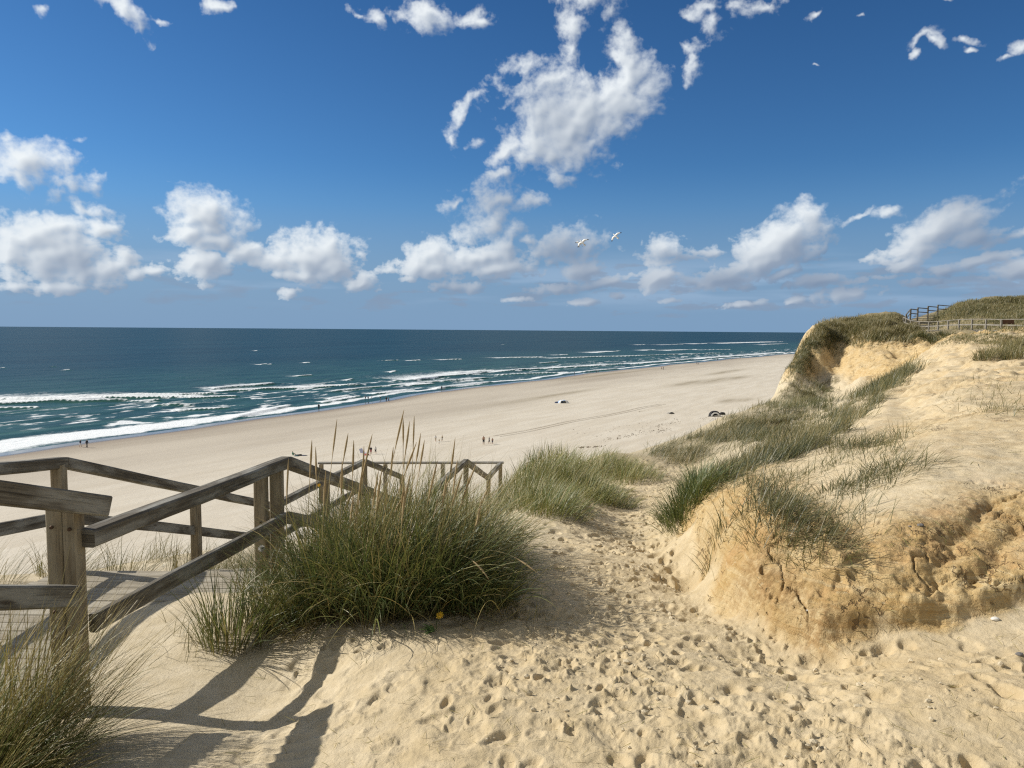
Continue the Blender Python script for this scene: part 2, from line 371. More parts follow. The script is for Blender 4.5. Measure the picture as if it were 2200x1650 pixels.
for px, py, d in [  # foot of the clay bank, its rim, the slope above, the ridge, the bluff
                  (1480, 1170, 8), (1510, 1250, 5.95), (1560, 1315, 4.95), (1650, 1365, 4.4), (1760, 1395, 4.1), (1880, 1365, 4.1), (2020, 1348, 4.1), (2200, 1300, 4.2),
                  (1482, 1088, 8.9), (1503, 1120, 6.75), (1545, 1132, 5.95), (1585, 1152, 5.42), (1650, 1168, 5.02), (1780, 1172, 4.76), (1900, 1128, 4.95), (2000, 1105, 5.1), (2200, 1065, 5.3),
                  (1680, 1290, 4.6), (1800, 1300, 4.3), (1920, 1270, 4.35),
                  (1900, 1000, 6.6), (2100, 900, 9), (1700, 1060, 7), (1600, 1010, 9.5), (1520, 1080, 8.4), (1800, 955, 9), (1950, 925, 9.6), (2200, 890, 9.5),
                  (2000, 835, 17), (1750, 930, 17), (1850, 862, 26), (1950, 797, 40), (2150, 765, 30), (2020, 740, 42), (2150, 725, 60), (1900, 850, 20), (2200, 800, 22),
                  (1600, 990, 12.5), (1480, 1000, 20), (1430, 950, 25), (1380, 972, 22.5), (1290, 985, 19.5), (1200, 1000, 17.5), (1100, 1030, 14),
                  (1560, 892, 29), (1640, 872, 36), (1700, 832, 51), (1700, 920, 24), (1640, 950, 20), (1780, 870, 33),
                  (1755, 835, 54), (1850, 803, 53), (1950, 775, 51), (1690, 800, 56), (1720, 765, 59),
                  (1730, 775, 56), (1722, 792, 55), (1795, 782, 58.3), (1780, 806, 56.2), (1755, 822, 56), (1765, 737, 59), (1850, 734, 58.5), (1950, 737, 56.5), (1720, 735, 64),
                  (1800, 696, 76), (1880, 688, 86), (1930, 682, 92), (1945, 706, 88), (1985, 700, 92), (2005, 690, 97), (1960, 721, 80),
                  (1760, 716, 80), (1780, 705, 95), (1800, 702, 112), (1880, 694, 118), (1945, 692, 122), (2060, 660, 125), (2200, 655, 130), (1800, 706, 150), (1900, 700, 160), (2100, 680, 180),
                  (1600, 884, 45), (1640, 870, 52), (1665, 856, 58), (1680, 822, 66), (1560, 903, 40), (1500, 938, 34), (1430, 975, 32), (1685, 775, 72), (1720, 748, 80), (2050, 723, 70), (2200, 645, 97), (2080, 651, 97), (2200, 728, 60)]:
    v = at(px, py, d); SURVEY.append((v.x, v.y, HC - v.z))
SURVEY = np.array(SURVEY)
def warp(x, y):
    r = np.hypot(x, y) + 1e-6; k = np.log1p(r / 2.0) / r * 2.0
    return x * k, y * k
def _tps(d2): return np.where(d2 > 1e-12, d2 * np.log(np.maximum(d2, 1e-12)), 0.0)
_wx, _wy = warp(SURVEY[:, 0], SURVEY[:, 1]); _n = len(_wx)
_K = _tps((_wx[:, None] - _wx) ** 2 + (_wy[:, None] - _wy) ** 2) + np.eye(_n) * 2e-4
_P = np.stack([np.ones(_n), _wx, _wy], 1)
_A = np.block([[_K, _P], [_P.T, np.zeros((3, 3))]])
_sol = np.linalg.solve(_A, np.concatenate([SURVEY[:, 2], np.zeros(3)]))
def survey_z(x, y):
    sh = x.shape; X, Y = warp(x.ravel(), y.ravel()); out = np.empty(X.shape)
    for i in range(0, len(X), 40000):
        a, b = X[i:i + 40000], Y[i:i + 40000]
        out[i:i + 40000] = _tps((a[:, None] - _wx) ** 2 + (b[:, None] - _wy) ** 2) @ _sol[:_n] + _sol[_n] + _sol[_n + 1] * a + _sol[_n + 2] * b
    return HC - out.reshape(sh)
EDGE = np.array([(-60, -10), (-30, -1), (-12, 6), (-8, 9.5), (-6, 13), (-4.6, 17), (-2.5, 20.2), (1.2, 20.3), (2.3, 20.7), (3.9, 23.2), (5, 25.6), (8.2, 29.5), (12, 36.5), (18.9, 52), (22.5, 60), (27, 68), (36, 85), (60, 130), (110, 215), (300, 540)], float)
def edge_dist(x, y):                       # > 0 on the sea side of the dune edge
    best = np.full(x.shape, 1e9); side = np.zeros(x.shape)
    for (x0, y0), (x1, y1) in zip(EDGE[:-1], EDGE[1:]):
        dx, dy = x1 - x0, y1 - y0; L2 = dx * dx + dy * dy
        t = np.clip(((x - x0) * dx + (y - y0) * dy) / L2, 0, 1)
        d = np.hypot(x - x0 - t * dx, y - y0 - t * dy)
        cr = dx * (y - y0) - dy * (x - x0)
        m = d < best; best = np.where(m, d, best); side = np.where(m, cr, side)
    return np.where(side > 0, best, -best)
def dune_base(x, y):
    e = edge_dist(x, y)
    fall = np.where(e > 0, .95 * (np.sqrt(e * e + .16) - .4), 0)
    return survey_z(x, y) - fall, e
def poly_dist(x, y, pts):
    best = np.full(x.shape, 1e9)
    for (x0, y0), (x1, y1) in zip(pts[:-1], pts[1:]):
        dx, dy = x1 - x0, y1 - y0
        t = np.clip(((x - x0) * dx + (y - y0) * dy) / (dx * dx + dy * dy), 0, 1)
        best = np.minimum(best, np.hypot(x - x0 - t * dx, y - y0 - t * dy))
    return best
def pg(*pts): return [tuple(at(*p)[:2]) for p in pts]
PATH = [(.7, -1.), (.9, 1.5), (.75, 3.2), (.75, 4.6), (1.1, 6.), (1.45, 7.6), (1.75, 10.), (2.35, 13.), (3.4, 17.), (4.2, 20.5)]
BANK_FOOT = pg((1438, 1062, 13.3), (1452, 1098, 10.6), (1465, 1140, 8.6), (1500, 1235, 6.2), (1560, 1315, 4.95), (1650, 1365, 4.4), (1760, 1395, 4.1), (1880, 1365, 4.1), (2020, 1348, 4.1), (2200, 1300, 4.2), (2500, 1290, 4.6))

# fan grid: fine in front of the viewer, coarser outwards and behind
_a_f = np.linspace(R(-38), R(38), 940)
_a_l = np.concatenate([np.linspace(R(-180), R(-60), 40, endpoint=False), np.linspace(R(-60), R(-38), 40, endpoint=False)])
_a_r = np.concatenate([np.linspace(R(38), R(60), 40)[1:], np.linspace(R(60), R(180), 41)[1:-1]])
ANG = np.concatenate([_a_l, _a_f, _a_r])
RAD = [0.02]
while RAD[-1] < 330:
    r_ = RAD[-1]
    RAD.append(r_ + (max(.0028 * r_, .011) if r_ < 18 else .0048 * r_) if 1.9 < r_ < 110 else r_ + max(.05, r_ * .05 if r_ > 110 else .05))
RAD = np.array(RAD)
GX = RAD[:, None] * np.sin(ANG); GY = RAD[:, None] * np.cos(ANG)
GZ, GE = dune_base(GX, GY)

pd = poly_dist(GX, GY, PATH); rr = np.hypot(GX, GY)
bank_d = poly_dist(GX, GY, BANK_FOOT)
# ---- which side of the bank foot: inland is positive
_bx = np.interp(GY, [3, 4, 5, 6, 7, 8, 9, 10, 14, 20], [9, 5, 1.55, 1.45, 1.6, 1.8, 2.1, 2.5, 3.5, 5.])
near = np.exp(-(rr / 30) ** 2)
# ---- loose sand: rolling unevenness, wind ripples, crusts
sandy = 1 - sstep(GE, -1, 2)
GZ = GZ + .05 * fbm(GX / 1.9, GY / 1.9, 4, 5) * sstep(rr, 1, 6) + .35 * fbm(GX / 11, GY / 11, 4, 6) * sstep(rr, 14, 50)
trod = np.exp(-(pd / 1.15) ** 4) + .8 * np.exp(-(np.hypot(GX - 1.2, GY - 3.0) / 2.4) ** 4)
trod = np.clip(trod, 0, 1)
lump = fbm(GX * 2.6, GY * 2.6, 3, 14); crust = fbm(GX * 9, GY * 9, 4, 15, .6)
GZ = GZ + near * (.016 * lump + .0085 * crust) * (.25 + trod * (.55 + .9 * np.clip(fbm(GX * .8, GY * .8, 2, 205) + .25, 0, 1)))
crumb = np.clip(fbm(GX * 15, GY * 15, 4, 19, .65) - .28, 0, 1)
GZ = GZ + near * .05 * crumb * np.clip(trod + .25 * sstep(GX, 1, 2), 0, 1) * sstep(fbm(GX * 1.1, GY * 1.1, 2, 33), -.2, .3) 
# ripples in the lee of the rail
rip = np.exp(-(((GX + 1.25) / .42) ** 2 + ((GY - 2.95) / .55) ** 2) ** 2)
ph = GY * 2 * np.pi / .085 + 3.0 * fbm(GX * 2.2, GY * 2.2, 3, 23) + GX * 6
GZ = GZ + rip * .011 * (1 - np.abs(np.sin(ph / 2))) * 1.6
# ---- footprints trodden into the path
foot_w = np.zeros(GX.shape, np.float32); PIT = np.zeros(GX.shape); LIP = np.zeros(GX.shape)
def stamp(fx, fy, th, ln, wd, dp, rim):
    r = math.hypot(fx, fy); a = math.atan2(fx, fy); R_ = ln * 2.2
    i0, i1 = np.searchsorted(RAD, (r - R_, r + R_)); j0, j1 = np.searchsorted(ANG, (a - R_ / r, a + R_ / r))
    if i1 - i0 < 2 or j1 - j0 < 2: return
    s_ = np.s_[i0:i1, j0:j1]
    x, y = GX[s_] - fx, GY[s_] - fy
    u = (x * math.sin(th) + y * math.cos(th)) / ln; v = (x * math.cos(th) - y * math.sin(th)) / wd
    q = np.sqrt(u * u + v * v) + .22 * perlin(GX[s_] * 9, GY[s_] * 9, int(fx * 991) % 97)
    pit = -dp * (1 - sstep(q, .55, 1.05)) * (1 - .45 * u)
    lip = rim * np.exp(-((q - 1.25) / .28) ** 2) * (1 + .5 * u)
    PIT[s_] = np.minimum(PIT[s_], pit); LIP[s_] = np.maximum(LIP[s_], lip)
    foot_w[s_] = np.maximum(foot_w[s_], 1 - sstep(q, .5, 1.2))
PATHN = np.array(PATH)
seg = np.hypot(*np.diff(PATHN, axis=0).T); cum = np.concatenate([[0], np.cumsum(seg)])
for k in range(3000):
    if k < 2300:
        s_ = RNG.uniform(1.5, cum[-1]); x = np.interp(s_, cum, PATHN[:, 0]) + RNG.normal(0, .62); y = np.interp(s_, cum, PATHN[:, 1])
    else:
        x, y = RNG.uniform(-1.3, 4.2), RNG.uniform(2.0, 4.6)
        if x > 2.2 and RNG.random() < .6: continue
    if y < 1.9 or (x < -.5 and y < 3 and RNG.random() < .55): continue
    if poly_dist(np.array([x]), np.array([y]), BANK_FOOT)[0] < .12 or x > np.interp(y, [4, 5, 6, 7, 8, 9, 10, 14, 20], [9, 1.5, 1.5, 1.65, 1.9, 2.2, 2.6, 3.6, 5.]): continue
    if RNG.random() < .55 and perlin(np.array([x * 1.15 + 4]), np.array([y * .9]), 203)[0] < -.02: continue
    th = RNG.normal(.15, .5) + (math.pi if RNG.random() < .5 else 0)
    soft = x < -.1 and y < 4.2
    ln = RNG.uniform(.04, .105) if RNG.random() < .75 else RNG.uniform(.10, .16) * (1.0 if not soft else 1.15)
    stamp(x, y, th, ln, ln * RNG.uniform(.42, .75), RNG.uniform(.010, .042) * (.6 if soft else min(1.7, .75 + .07 * y)), RNG.uniform(.002, .009))
deep = sstep(fbm(GX * 1.6, GY * 1.6, 3, 39), -.1, .3)
GZ = GZ + (PIT + LIP) * (.55 + .45 * deep)
crumb2 = np.clip(fbm(GX * 10, GY * 10, 4, 139, .6) - .12, 0, 1)
GZ = GZ + near * .036 * crumb2 * trod * sstep(fbm(GX * .9, GY * .9, 3, 133), -.15, .3)
# ---- the clay bank: ledges, cracks and slumped crusts
inland = np.zeros(GX.shape)
ba = np.interp(np.arctan2(GX, GY), [math.atan2(*p) for p in BANK_FOOT], [math.hypot(*p) for p in BANK_FOOT])
up = np.sign(rr - ba) * bank_d                                             # metres behind the foot line, seen from the path
face = sstep(up, -.06, .10) * (1 - sstep(up, .55 + .25 * fbm(GX * 1.5, GY * 1.5, 2, 41), 1.5)) * sstep(np.arctan2(GX, GY), R(11.6), R(12.3)) * (1 - sstep(rr, 8.5, 12.5))
GZ = GZ + face * (.11 * sstep(up + .03 * fbm(GX * 5, GY * 5, 4, 46), -.01, .07) * np.exp(-np.maximum(up, 0) / .8) + .034 * fbm(GX * 2.6, GY * 2.6, 6, 43, .58) + .010 * billow(GX * 4.0, GY * 7.0, 4, 44) + .010 * fbm(GX * 14, GY * 14, 3, 45) - .01)
hsl = GZ * 1.0 + .08 * fbm(GX * 3, GY * 3, 3, 47)
GZ = GZ + face * .013 * np.sin(hsl * 70) * sstep(fbm(GX * 2.2, GY * 2.2, 3, 48), -.1, .35)
crk = np.abs(perlin(GX * 2.3 + .8 * fbm(GX * 4, GY * 4, 3, 49), GY * 2.3, 50))
GZ = GZ - face * .05 * (1 - sstep(crk, 0, .045)) * sstep(fbm(GX * 1.2, GY * 1.2, 2, 52), -.15, .2)
# a gully running down the face on the right
gul = poly_dist(GX + .08 * fbm(GX * 4, GY * 4, 3, 61), GY, pg((2030, 1345, 4.1), (2020, 1250, 4.45), (2050, 1170, 4.8), (2130, 1110, 5.2)))
GZ = GZ - .05 * np.exp(-(gul / .06) ** 2) * sstep(up, -.05, .12)
gul2 = poly_dist(GX + .05 * fbm(GX * 5, GY * 5, 3, 62), GY, pg((2080, 1300, 4.25), (2150, 1200, 4.65), (2220, 1150, 5.0)))
GZ = GZ - .04 * np.exp(-(gul2 / .05) ** 2) * sstep(up, -.05, .12)
# ---- slope above: hummocks; wind-cut terraces higher up
slope = sstep(GX - np.interp(GY, [0, 5, 8, 14, 25, 60], [3, 2.2, 2.3, 4, 8, 24]), -.3, 1.2) * sstep(rr, 4.8, 7) * sandy
GZ = GZ + slope * (.10 * fbm(GX / 1.3, GY / 1.3, 4, 71) + .03 * fbm(GX * 2.2, GY * 2.2, 4, 72) + .012 * fbm(GX * 7, GY * 7, 3, 73)) * np.clip(rr / 12, .5, 2.2)
ter = GZ * 2.2 + .7 * fbm(GX / 3.5, GY / 3.5, 3, 74)
GZ = GZ + slope * sstep(rr, 8, 14) * (1 - sstep(rr, 45, 55)) * .06 * np.sin(ter * 6) 
# ---- the bluff: scarp with gullies
blf = sstep(rr, 50, 54) * (1 - sstep(rr, 67, 74)) * (1 - sstep(GX, 34, 40)) * sstep(GX, 12, 18)
GZ = GZ + blf * (.35 * billow(GX / 2.6, GY / 5.5, 4, 81) - .15 + .25 * fbm(GX * 1.1, GY * .5, 4, 82))
far_h = sstep(rr, 68, 84)
GZ = GZ + far_h * sandy * (.7 * fbm(GX / 5.5, GY / 5.5, 4, 85))
seaside = sstep(GE, 0, 3)
GZ = GZ + seaside * (.5 * fbm(GX / 3.2, GY / 3.2, 4, 91))

def interp_z(x, y):                       # height of the finished dune surface
    x = np.atleast_1d(np.asarray(x, float)); y = np.atleast_1d(np.asarray(y, float))
    r = np.clip(np.hypot(x, y), RAD[0], RAD[-1] - 1e-6); a = np.clip(np.arctan2(x, y), ANG[0], ANG[-1])
    i = np.clip(np.searchsorted(RAD, r) - 1, 0, len(RAD) - 2); j = np.clip(np.searchsorted(ANG, a) - 1, 0, len(ANG) - 2)
    fr = (r - RAD[i]) / (RAD[i + 1] - RAD[i]); fa = (a - ANG[j]) / (ANG[j + 1] - ANG[j])
    return (GZ[i, j] * (1 - fr) * (1 - fa) + GZ[i + 1, j] * fr * (1 - fa) + GZ[i, j + 1] * (1 - fr) * fa + GZ[i + 1, j + 1] * fr * fa)
def gz(x, y): return float(interp_z(x, y)[0])

# ---- soil: ochre clay where the bank and bluff are cut open, pale drift sand elsewhere
fw = sstep(up + .10 * fbm(GX * 3, GY * 3, 4, 97), -.07, .03) * (1 - .8 * sstep(up + .25 * fbm(GX * 1.5, GY * 1.5, 3, 207), .55, 1.3)) * sstep(np.arctan2(GX, GY) + .02 * fbm(GX * 2, GY * 2, 3, 99), R(11.3), R(12.0)) * (1 - sstep(rr, 9.5, 13))
clay = np.clip(fw * (.95 + .4 * fbm(GX * 1.3, GY * 1.3, 4, 96)) + .85 * blf * sstep(survey_z(GX, GY), HC - 3.9, HC - 3.0) + .62 * slope * sstep(rr, 6.5, 11) * (.75 + .6 * fbm(GX / 3, GY / 3, 4, 98)) * (1 - sstep(rr, 48, 60)) * sstep(GX / np.maximum(GY, 1), .42, .54), 0, 1)
clay = np.clip(clay + .5 * sstep(rr, 3, 4) * (1 - sstep(rr, 4.2, 5)) * sstep(np.arctan2(GX, GY), R(18), R(30)) * .5, 0, 1)
rust = face * sstep(fbm(GX * 2.6, GY * 2.6, 6, 95, .62), .05, .55)
umber = np.zeros(GX.shape)
for px, py, d, r_ in [(1650, 1330, 4.7, .16), (1700, 1320, 4.5, .16), (1760, 1360, 4.2, .14), (1620, 1290, 4.9, .15), (2060, 1190, 4.9, .16), (2110, 1120, 5.15, .2), (2030, 1250, 4.6, .1)]:
    c = at(px, py, d); umber = np.maximum(umber, np.exp(-((GX - c.x) ** 2 + (GY - c.y) ** 2) / r_ ** 2))
for px, py, d, r_ in [(1960, 1200, 4.75, .19), (1930, 1230, 4.6, .15), (1780, 1290, 4.4, .12), (1650, 1200, 5.0, .15), (2140, 1230, 4.6, .12)]:
    c = at(px, py, d); rust = np.maximum(rust, np.exp(-((GX - c.x) ** 2 + (GY - c.y) ** 2) / r_ ** 2))
litter = np.clip(.38 * sstep(GE, -7, -1) * sstep(rr, 16, 24) * (1 - sstep(rr, 50, 56)) + sstep(rr, 70, 80) * sandy + seaside * .8, 0, 1)
dz_dune = beach_z(GX, GY)
keep = GZ > dz_dune - 1.5
GZ = np.maximum(GZ, dz_dune - 2.5)

# ------------------------------------------------------------------ sand materials
def sand_material():
    m, N, out = new_mat('dune_sand')
    pos = N.n('ShaderNodeNewGeometry').outputs['Position']
    cl, ru, li, fo = N.attr('clay'), N.attr('rust'), N.attr('litter'), N.attr('trod')
    n1 = N.noise(pos, .9, 5, .6); n2 = N.noise(pos, 7.0, 5, .65); n3 = N.noise(pos, 60, 4, .7); n4 = N.noise(pos, 420, 3, .7)
    pale = N.mix(N.ramp(n2, .3, .75), (.54, .455, .305, 1), (.645, .56, .405, 1))
    damp = N.mix(N.ramp(n2, .35, .7), (.50, .39, .22, 1), (.60, .48, .29, 1))
    pale = N.mix(N.m('MULTIPLY', fo, .7), pale, damp)
    ochre = N.mix(N.ramp(n2, .32, .7), (.46, .31, .125, 1), (.59, .445, .225, 1))
    ochre = N.mix(N.ramp(n1, .50, .75), ochre, (.62, .49, .28, 1))
    col = N.mix(N.m('MULTIPLY', cl, N.ramp(n1, .25, .5, a=.55, b=1.0)), pale, ochre)
    col = N.mix(N.m('MULTIPLY', N.m('MULTIPLY', ru, N.ramp(n2, .35, .65)), .55), col, (.44, .215, .065, 1))
    col = N.mix(N.m('MULTIPLY', li, N.ramp(n2, .3, .6, a=.45, b=.95)), col, (.20, .165, .085, 1))
    lay = N.noise(N.mapping(N.v('ADD', pos, N.v('SCALE', N.noise(pos, 3, 3, .6, out=1), scale=.10)), scale=(1.3, 1.3, 34)), 1.0, 4, .6)
    col = N.mix(N.m('MULTIPLY', N.ramp(lay, .52, .66), N.m('MULTIPLY', cl, .55)), col, (.40, .24, .085, 1))
    col = N.mix(N.m('MULTIPLY', N.ramp(lay, .44, .34), N.m('MULTIPLY', cl, .5)), col, (.66, .54, .32, 1))
    iso = N.m('ABSOLUTE', N.m('SUBTRACT', N.noise(N.v('ADD', pos, N.v('SCALE', N.noise(pos, 6, 3, .6, out=1), scale=.25)), 2.6, 4, .55), .5))
    crk = N.m('MULTIPLY', N.ramp(iso, .014, .003), N.m('MULTIPLY', N.ramp(cl, .25, .6), N.ramp(N.noise(pos, 1.7, 2), .48, .6)))
    col = N.mix(N.m('MULTIPLY', crk, .75), col, (.17, .10, .045, 1))
    n5 = N.noise(pos, 22, 5, .7)
    stain = N.m('MULTIPLY', N.ramp(n5, .52, .70), N.m('MULTIPLY', cl, N.ramp(n1, .4, .62)))
    col = N.mix(N.m('MULTIPLY', stain, .5), col, (.36, .215, .085, 1))
    col = N.mix(N.m('MULTIPLY', N.ramp(n5, .42, .30), N.m('MULTIPLY', cl, .55)), col, (.68, .57, .37, 1))
    col = N.mix(N.m('MULTIPLY', N.attr('umber'), N.ramp(n5, .36, .6, a=.1, b=.8)), col, (.26, .155, .062, 1))
    # grains, dark roots and bits of straw lying about
    col = N.mix(N.ramp(n4, .3, .8, a=.0, b=.22), col, (.34, .25, .14, 1))
    spec = N.m('MULTIPLY', N.ramp(n3, .665, .73), N.ramp(n1, .35, .6))
    col = N.mix(N.m('MULTIPLY', spec, .65), col, (.17, .115, .06, 1))
    h = N.m('ADD', N.m('MULTIPLY', n3, .5), N.m('MULTIPLY', n4, .18))
    h = N.m('ADD', h, N.m('MULTIPLY', n5, N.m('MULTIPLY_ADD', cl, 1.6, .5)))
    h = N.m('SUBTRACT', N.m('ADD', h, N.m('MULTIPLY', lay, N.m('MULTIPLY', cl, 1.3))), N.m('MULTIPLY', crk, 1.5))
    b = N.bump(h, .8, .014)
    principled(N, out, **{'Base Color': col, 'Roughness': .92, 'Specular IOR Level': .15, 'Normal': b})
    return m
M_SAND = sand_material()
nr, nc = GX.shape
faces = grid_faces(nr, nc, wrap=True)
kf = keep.ravel()[faces].any(1); faces = faces[kf]
used = np.zeros(nr * nc, bool); used[faces.ravel()] = True; idx = np.cumsum(used) - 1
V = np.stack([GX, GY, GZ], -1).reshape(-1, 3)
dune = np_mesh('dune', V[used], idx[faces], M_SAND, {'clay': clay.ravel()[used], 'rust': rust.ravel()[used], 'umber': umber.ravel()[used], 'litter': litter.ravel()[used], 'trod': (trod * near).ravel()[used]})
tag(dune, 'pale and ochre sand dune with a trodden path and an eroded clay bank', 'dune', kind='structure')

# clods broken out of the trodden crust
V_, F_, n_ = [], [], 0
ico = bmesh.new(); bmesh.ops.create_icosphere(ico, subdivisions=1, radius=1); iv = np.array([v.co[:] for v in ico.verts]); ico.verts.index_update(); ifc = np.array([[v.index for v in f.verts] for f in ico.faces]); ico.free()
for k in range(2400):
    s_ = RNG.uniform(2.2, cum[-1] - 2); x = np.interp(s_, cum, PATHN[:, 0]) + RNG.normal(0, .7) + max(0, RNG.normal(.3, .9)) * (s_ < 6); y = np.interp(s_, cum, PATHN[:, 1]) + RNG.normal(0, .2)
    if y < 2.2 or x < -.35 or perlin(np.array([x * 1.8]), np.array([y * 1.8]), 77)[0] < -.02: continue
    if x > np.interp(y, [2, 3.7, 4, 5, 6, 7, 8, 9, 10, 14, 20], [3.5, 2.4, 1.2, 1.2, 1.3, 1.45, 1.7, 2.0, 2.4, 3.4, 5.]): continue
    r_ = min(RNG.gamma(2.0, .004), .013) * min(1.6, .7 + y * .09) + .003
    v = iv * (r_ * RNG.uniform(.6, 1.3, 3)) * (1 + RNG.uniform(-.25, .25, (len(iv), 1)))
    V_.append(v + np.array([x, y, interp_z(x, y)[0] + r_ * .25])); F_.append(ifc + n_); n_ += len(iv)
tag(np_mesh('sand_clods', np.concatenate(V_), np.concatenate(F_), M_SAND, smooth=False), 'small broken clods of damp sand lying on the trodden path', 'sand clods', kind='stuff')

# ------------------------------------------------------------------ beach
def beach_material():
    m, N, out = new_mat('beach_sand')
    pos = N.n('ShaderNodeNewGeometry').outputs['Position']
    u = N.attr('up'); stn = N.attr('stain')
    q = N.mapping(N.mapping(pos, rot=(0, 0, R(30.5)), typ='POINT'), scale=(1, .14, 1))     # stretched along the shore
    n1 = N.noise(q, .045, 5, .55); n2 = N.noise(q, .35, 4, .6); n3 = N.noise(pos, 1.4, 5, .7)
    uu = N.m('ADD', u, N.m('MULTIPLY', N.m('SUBTRACT', n1, .5), 26))
    dry = N.mix(N.ramp(n2, .3, .7), (.55, .49, .39, 1), (.62, .565, .465, 1))
    mid = N.mix(N.ramp(n1, .35, .65), (.38, .33, .26, 1), (.48, .425, .34, 1))
    col = N.mix(N.ramp(uu, 22, 75), mid, dry)
    col = N.mix(N.ramp(N.m('ADD', u, N.m('MULTIPLY', N.m('SUBTRACT', n2, .5), 8)), 16, 5), col, (.27, .22, .17, 1))
    wet = N.ramp(N.m('ADD', u, N.m('MULTIPLY', N.m('SUBTRACT', n1, .5), 6)), 9.0, 4.5)
    col = N.mix(wet, col, (.13, .125, .12, 1))
    spk = N.m('MULTIPLY', N.ramp(n3, .62, .72), N.ramp(u, 70, 120))
    col = N.mix(N.m('MULTIPLY', spk, .45), col, (.27, .21, .15, 1))
    col = N.mix(N.m('MULTIPLY', stn, N.ramp(n2, .3, .6, a=.3, b=.9)), col, (.27, .225, .15, 1))
    rgh = N.mix(wet, (.9, .9, .9, 1), (.10, .10, .10, 1))
    b = N.bump(N.m('MULTIPLY', N.noise(pos, 1.1, 6, .7), N.m('SUBTRACT', 1.0, wet)), .5, .12)
    p = principled(N, out, **{'Base Color': col, 'Roughness': rgh, 'Normal': b})
    N.set(p.inputs['Specular IOR Level'], N.m('MULTIPLY_ADD', wet, .55, .1))
    return m
def graded(lo, hi, fine, grow, start=0.0):
    up_, dn = [start], [start]; st = fine
    while up_[-1] < hi: up_.append(up_[-1] + st); st *= grow
    st = fine
    while dn[-1] > lo: dn.append(dn[-1] - st); st *= grow
    return np.array(dn[:0:-1] + up_)
bs = graded(-300, 4000, 1.2, 1.006, 20.0)
bu = np.concatenate([np.linspace(-14, 12, 40), np.linspace(12, 190, 130)[1:]])
BS, BU = np.meshgrid(bs, bu, indexing='ij')
BT = shore_t(BS) - BU
BX = SH_O[0] + BS * SH_E[0] + BT * SH_N[0]; BY = SH_O[1] + BS * SH_E[1] + BT * SH_N[1]
BZ = beach_z(BX, BY) + .05 * fbm(BX / 7, BY / 7, 4, 101) * sstep(BU, 2, 30) + .16 * fbm(BX / 3.0, BY / 3.0, 4, 103) * sstep(BU, 85, 120)
stain = np.zeros(BX.shape)
for px, py, sa, sb in [(1535, 817, 30, 5), (1580, 812, 22, 4), (1480, 822, 26, 4), (1565, 862, 9, 2.5), (1600, 860, 8, 2), (1300, 800, 60, 4), (1180, 848, 40, 3), (1560, 798, 40, 4)]:
    c = at_z(px, py, 2.2); s_c, t_c = to_st(c.x, c.y); ss_, tt_ = to_st(BX, BY)
    stain = np.maximum(stain, np.exp(-((ss_ - s_c) / sa) ** 2 - ((tt_ - t_c) / sb) ** 2))
beach = np_mesh('beach', np.stack([BX, BY, BZ], -1).reshape(-1, 3), grid_faces(*BS.shape)[:, ::-1], beach_material(), {'up': BU.ravel(), 'stain': stain.ravel()})
tag(beach, 'wide pale sand beach sloping down to the surf', 'beach', kind='structure')

# ------------------------------------------------------------------ sea
def sea_material():
    m, N, out = new_mat('sea_water')
    pos = N.n('ShaderNodeNewGeometry').outputs['Position']
    foam, green, dist = N.attr('foam'), N.attr('green'), N.attr('off')
    al = N.mapping(pos, rot=(0, 0, R(30.5)))                          # y runs along the shore
    st = N.mapping(al, scale=(1, .30, 1))
    deep = N.mix(N.ramp(N.noise(N.mapping(al, scale=(1, .22, 1)), .012, 4, .6), .35, .65), (.010, .040, .056, 1), (.014, .052, .070, 1))
    pale = N.mix(N.ramp(N.noise(st, .09, 4, .6), .35, .65), (.017, .060, .070, 1), (.030, .092, .092, 1))
    col = N.mix(N.ramp(dist, 330, 60), deep, pale)
    col = N.mix(green, col, (.030, .098, .066, 1))
    f1 = N.noise(N.mapping(al, scale=(1, .5, 1)), .8, 7, .70, dist=.9)
    f2 = N.noise(N.mapping(al, scale=(1, .35, 1)), .16, 4, .6)
    fm = N.m('ADD', N.m('MULTIPLY', foam, 1.55), N.m('ADD', N.m('MULTIPLY', N.m('SUBTRACT', f1, .5), 1.25), N.m('MULTIPLY', N.m('SUBTRACT', f2, .5), .5)))
    fmask = N.m('MULTIPLY', N.ramp(fm, .30, .80), N.ramp(foam, .02, .14))
    # ripples: small chop near, longer wind waves further out
    h = N.m('ADD', N.m('MULTIPLY', N.noise(st, 1.3, 4, .6), .10), N.m('MULTIPLY', N.noise(st, .28, 4, .6), .34))
    h = N.m('ADD', h, N.m('MULTIPLY', N.noise(N.mapping(al, scale=(1, .35, 1)), .07, 3, .55), 1.0))
    b = N.bump(h, .65, 1.0)
    wat = N.n('ShaderNodeBsdfPrincipled')
    for k, v in {'Base Color': col, 'Roughness': .42, 'IOR': 1.333, 'Specular IOR Level': .13, 'Normal': b}.items(): N.set(wat.inputs[k], v)
    fo = N.n('ShaderNodeBsdfPrincipled')
    for k, v in {'Base Color': (.80, .83, .83, 1), 'Roughness': .8, 'Normal': N.bump(f1, .6, .5)}.items(): N.set(fo.inputs[k], v)
    mx = N.n('ShaderNodeMixShader'); N.set(mx.inputs[0], fmask)
    N.t.links.new(wat.outputs[0], mx.inputs[1]); N.t.links.new(fo.outputs[0], mx.inputs[2])
    N.t.links.new(mx.outputs[0], out.inputs[0])
    return m
ss = graded(-60000, 60000, .9, 1.0085, 110.0)
tt = np.concatenate([np.arange(-9, 120, .62), graded(0, 60000, .62, 1.016)[1:] + 120.0])
tt = tt[(tt < 119.9) | (tt > 120.1)]
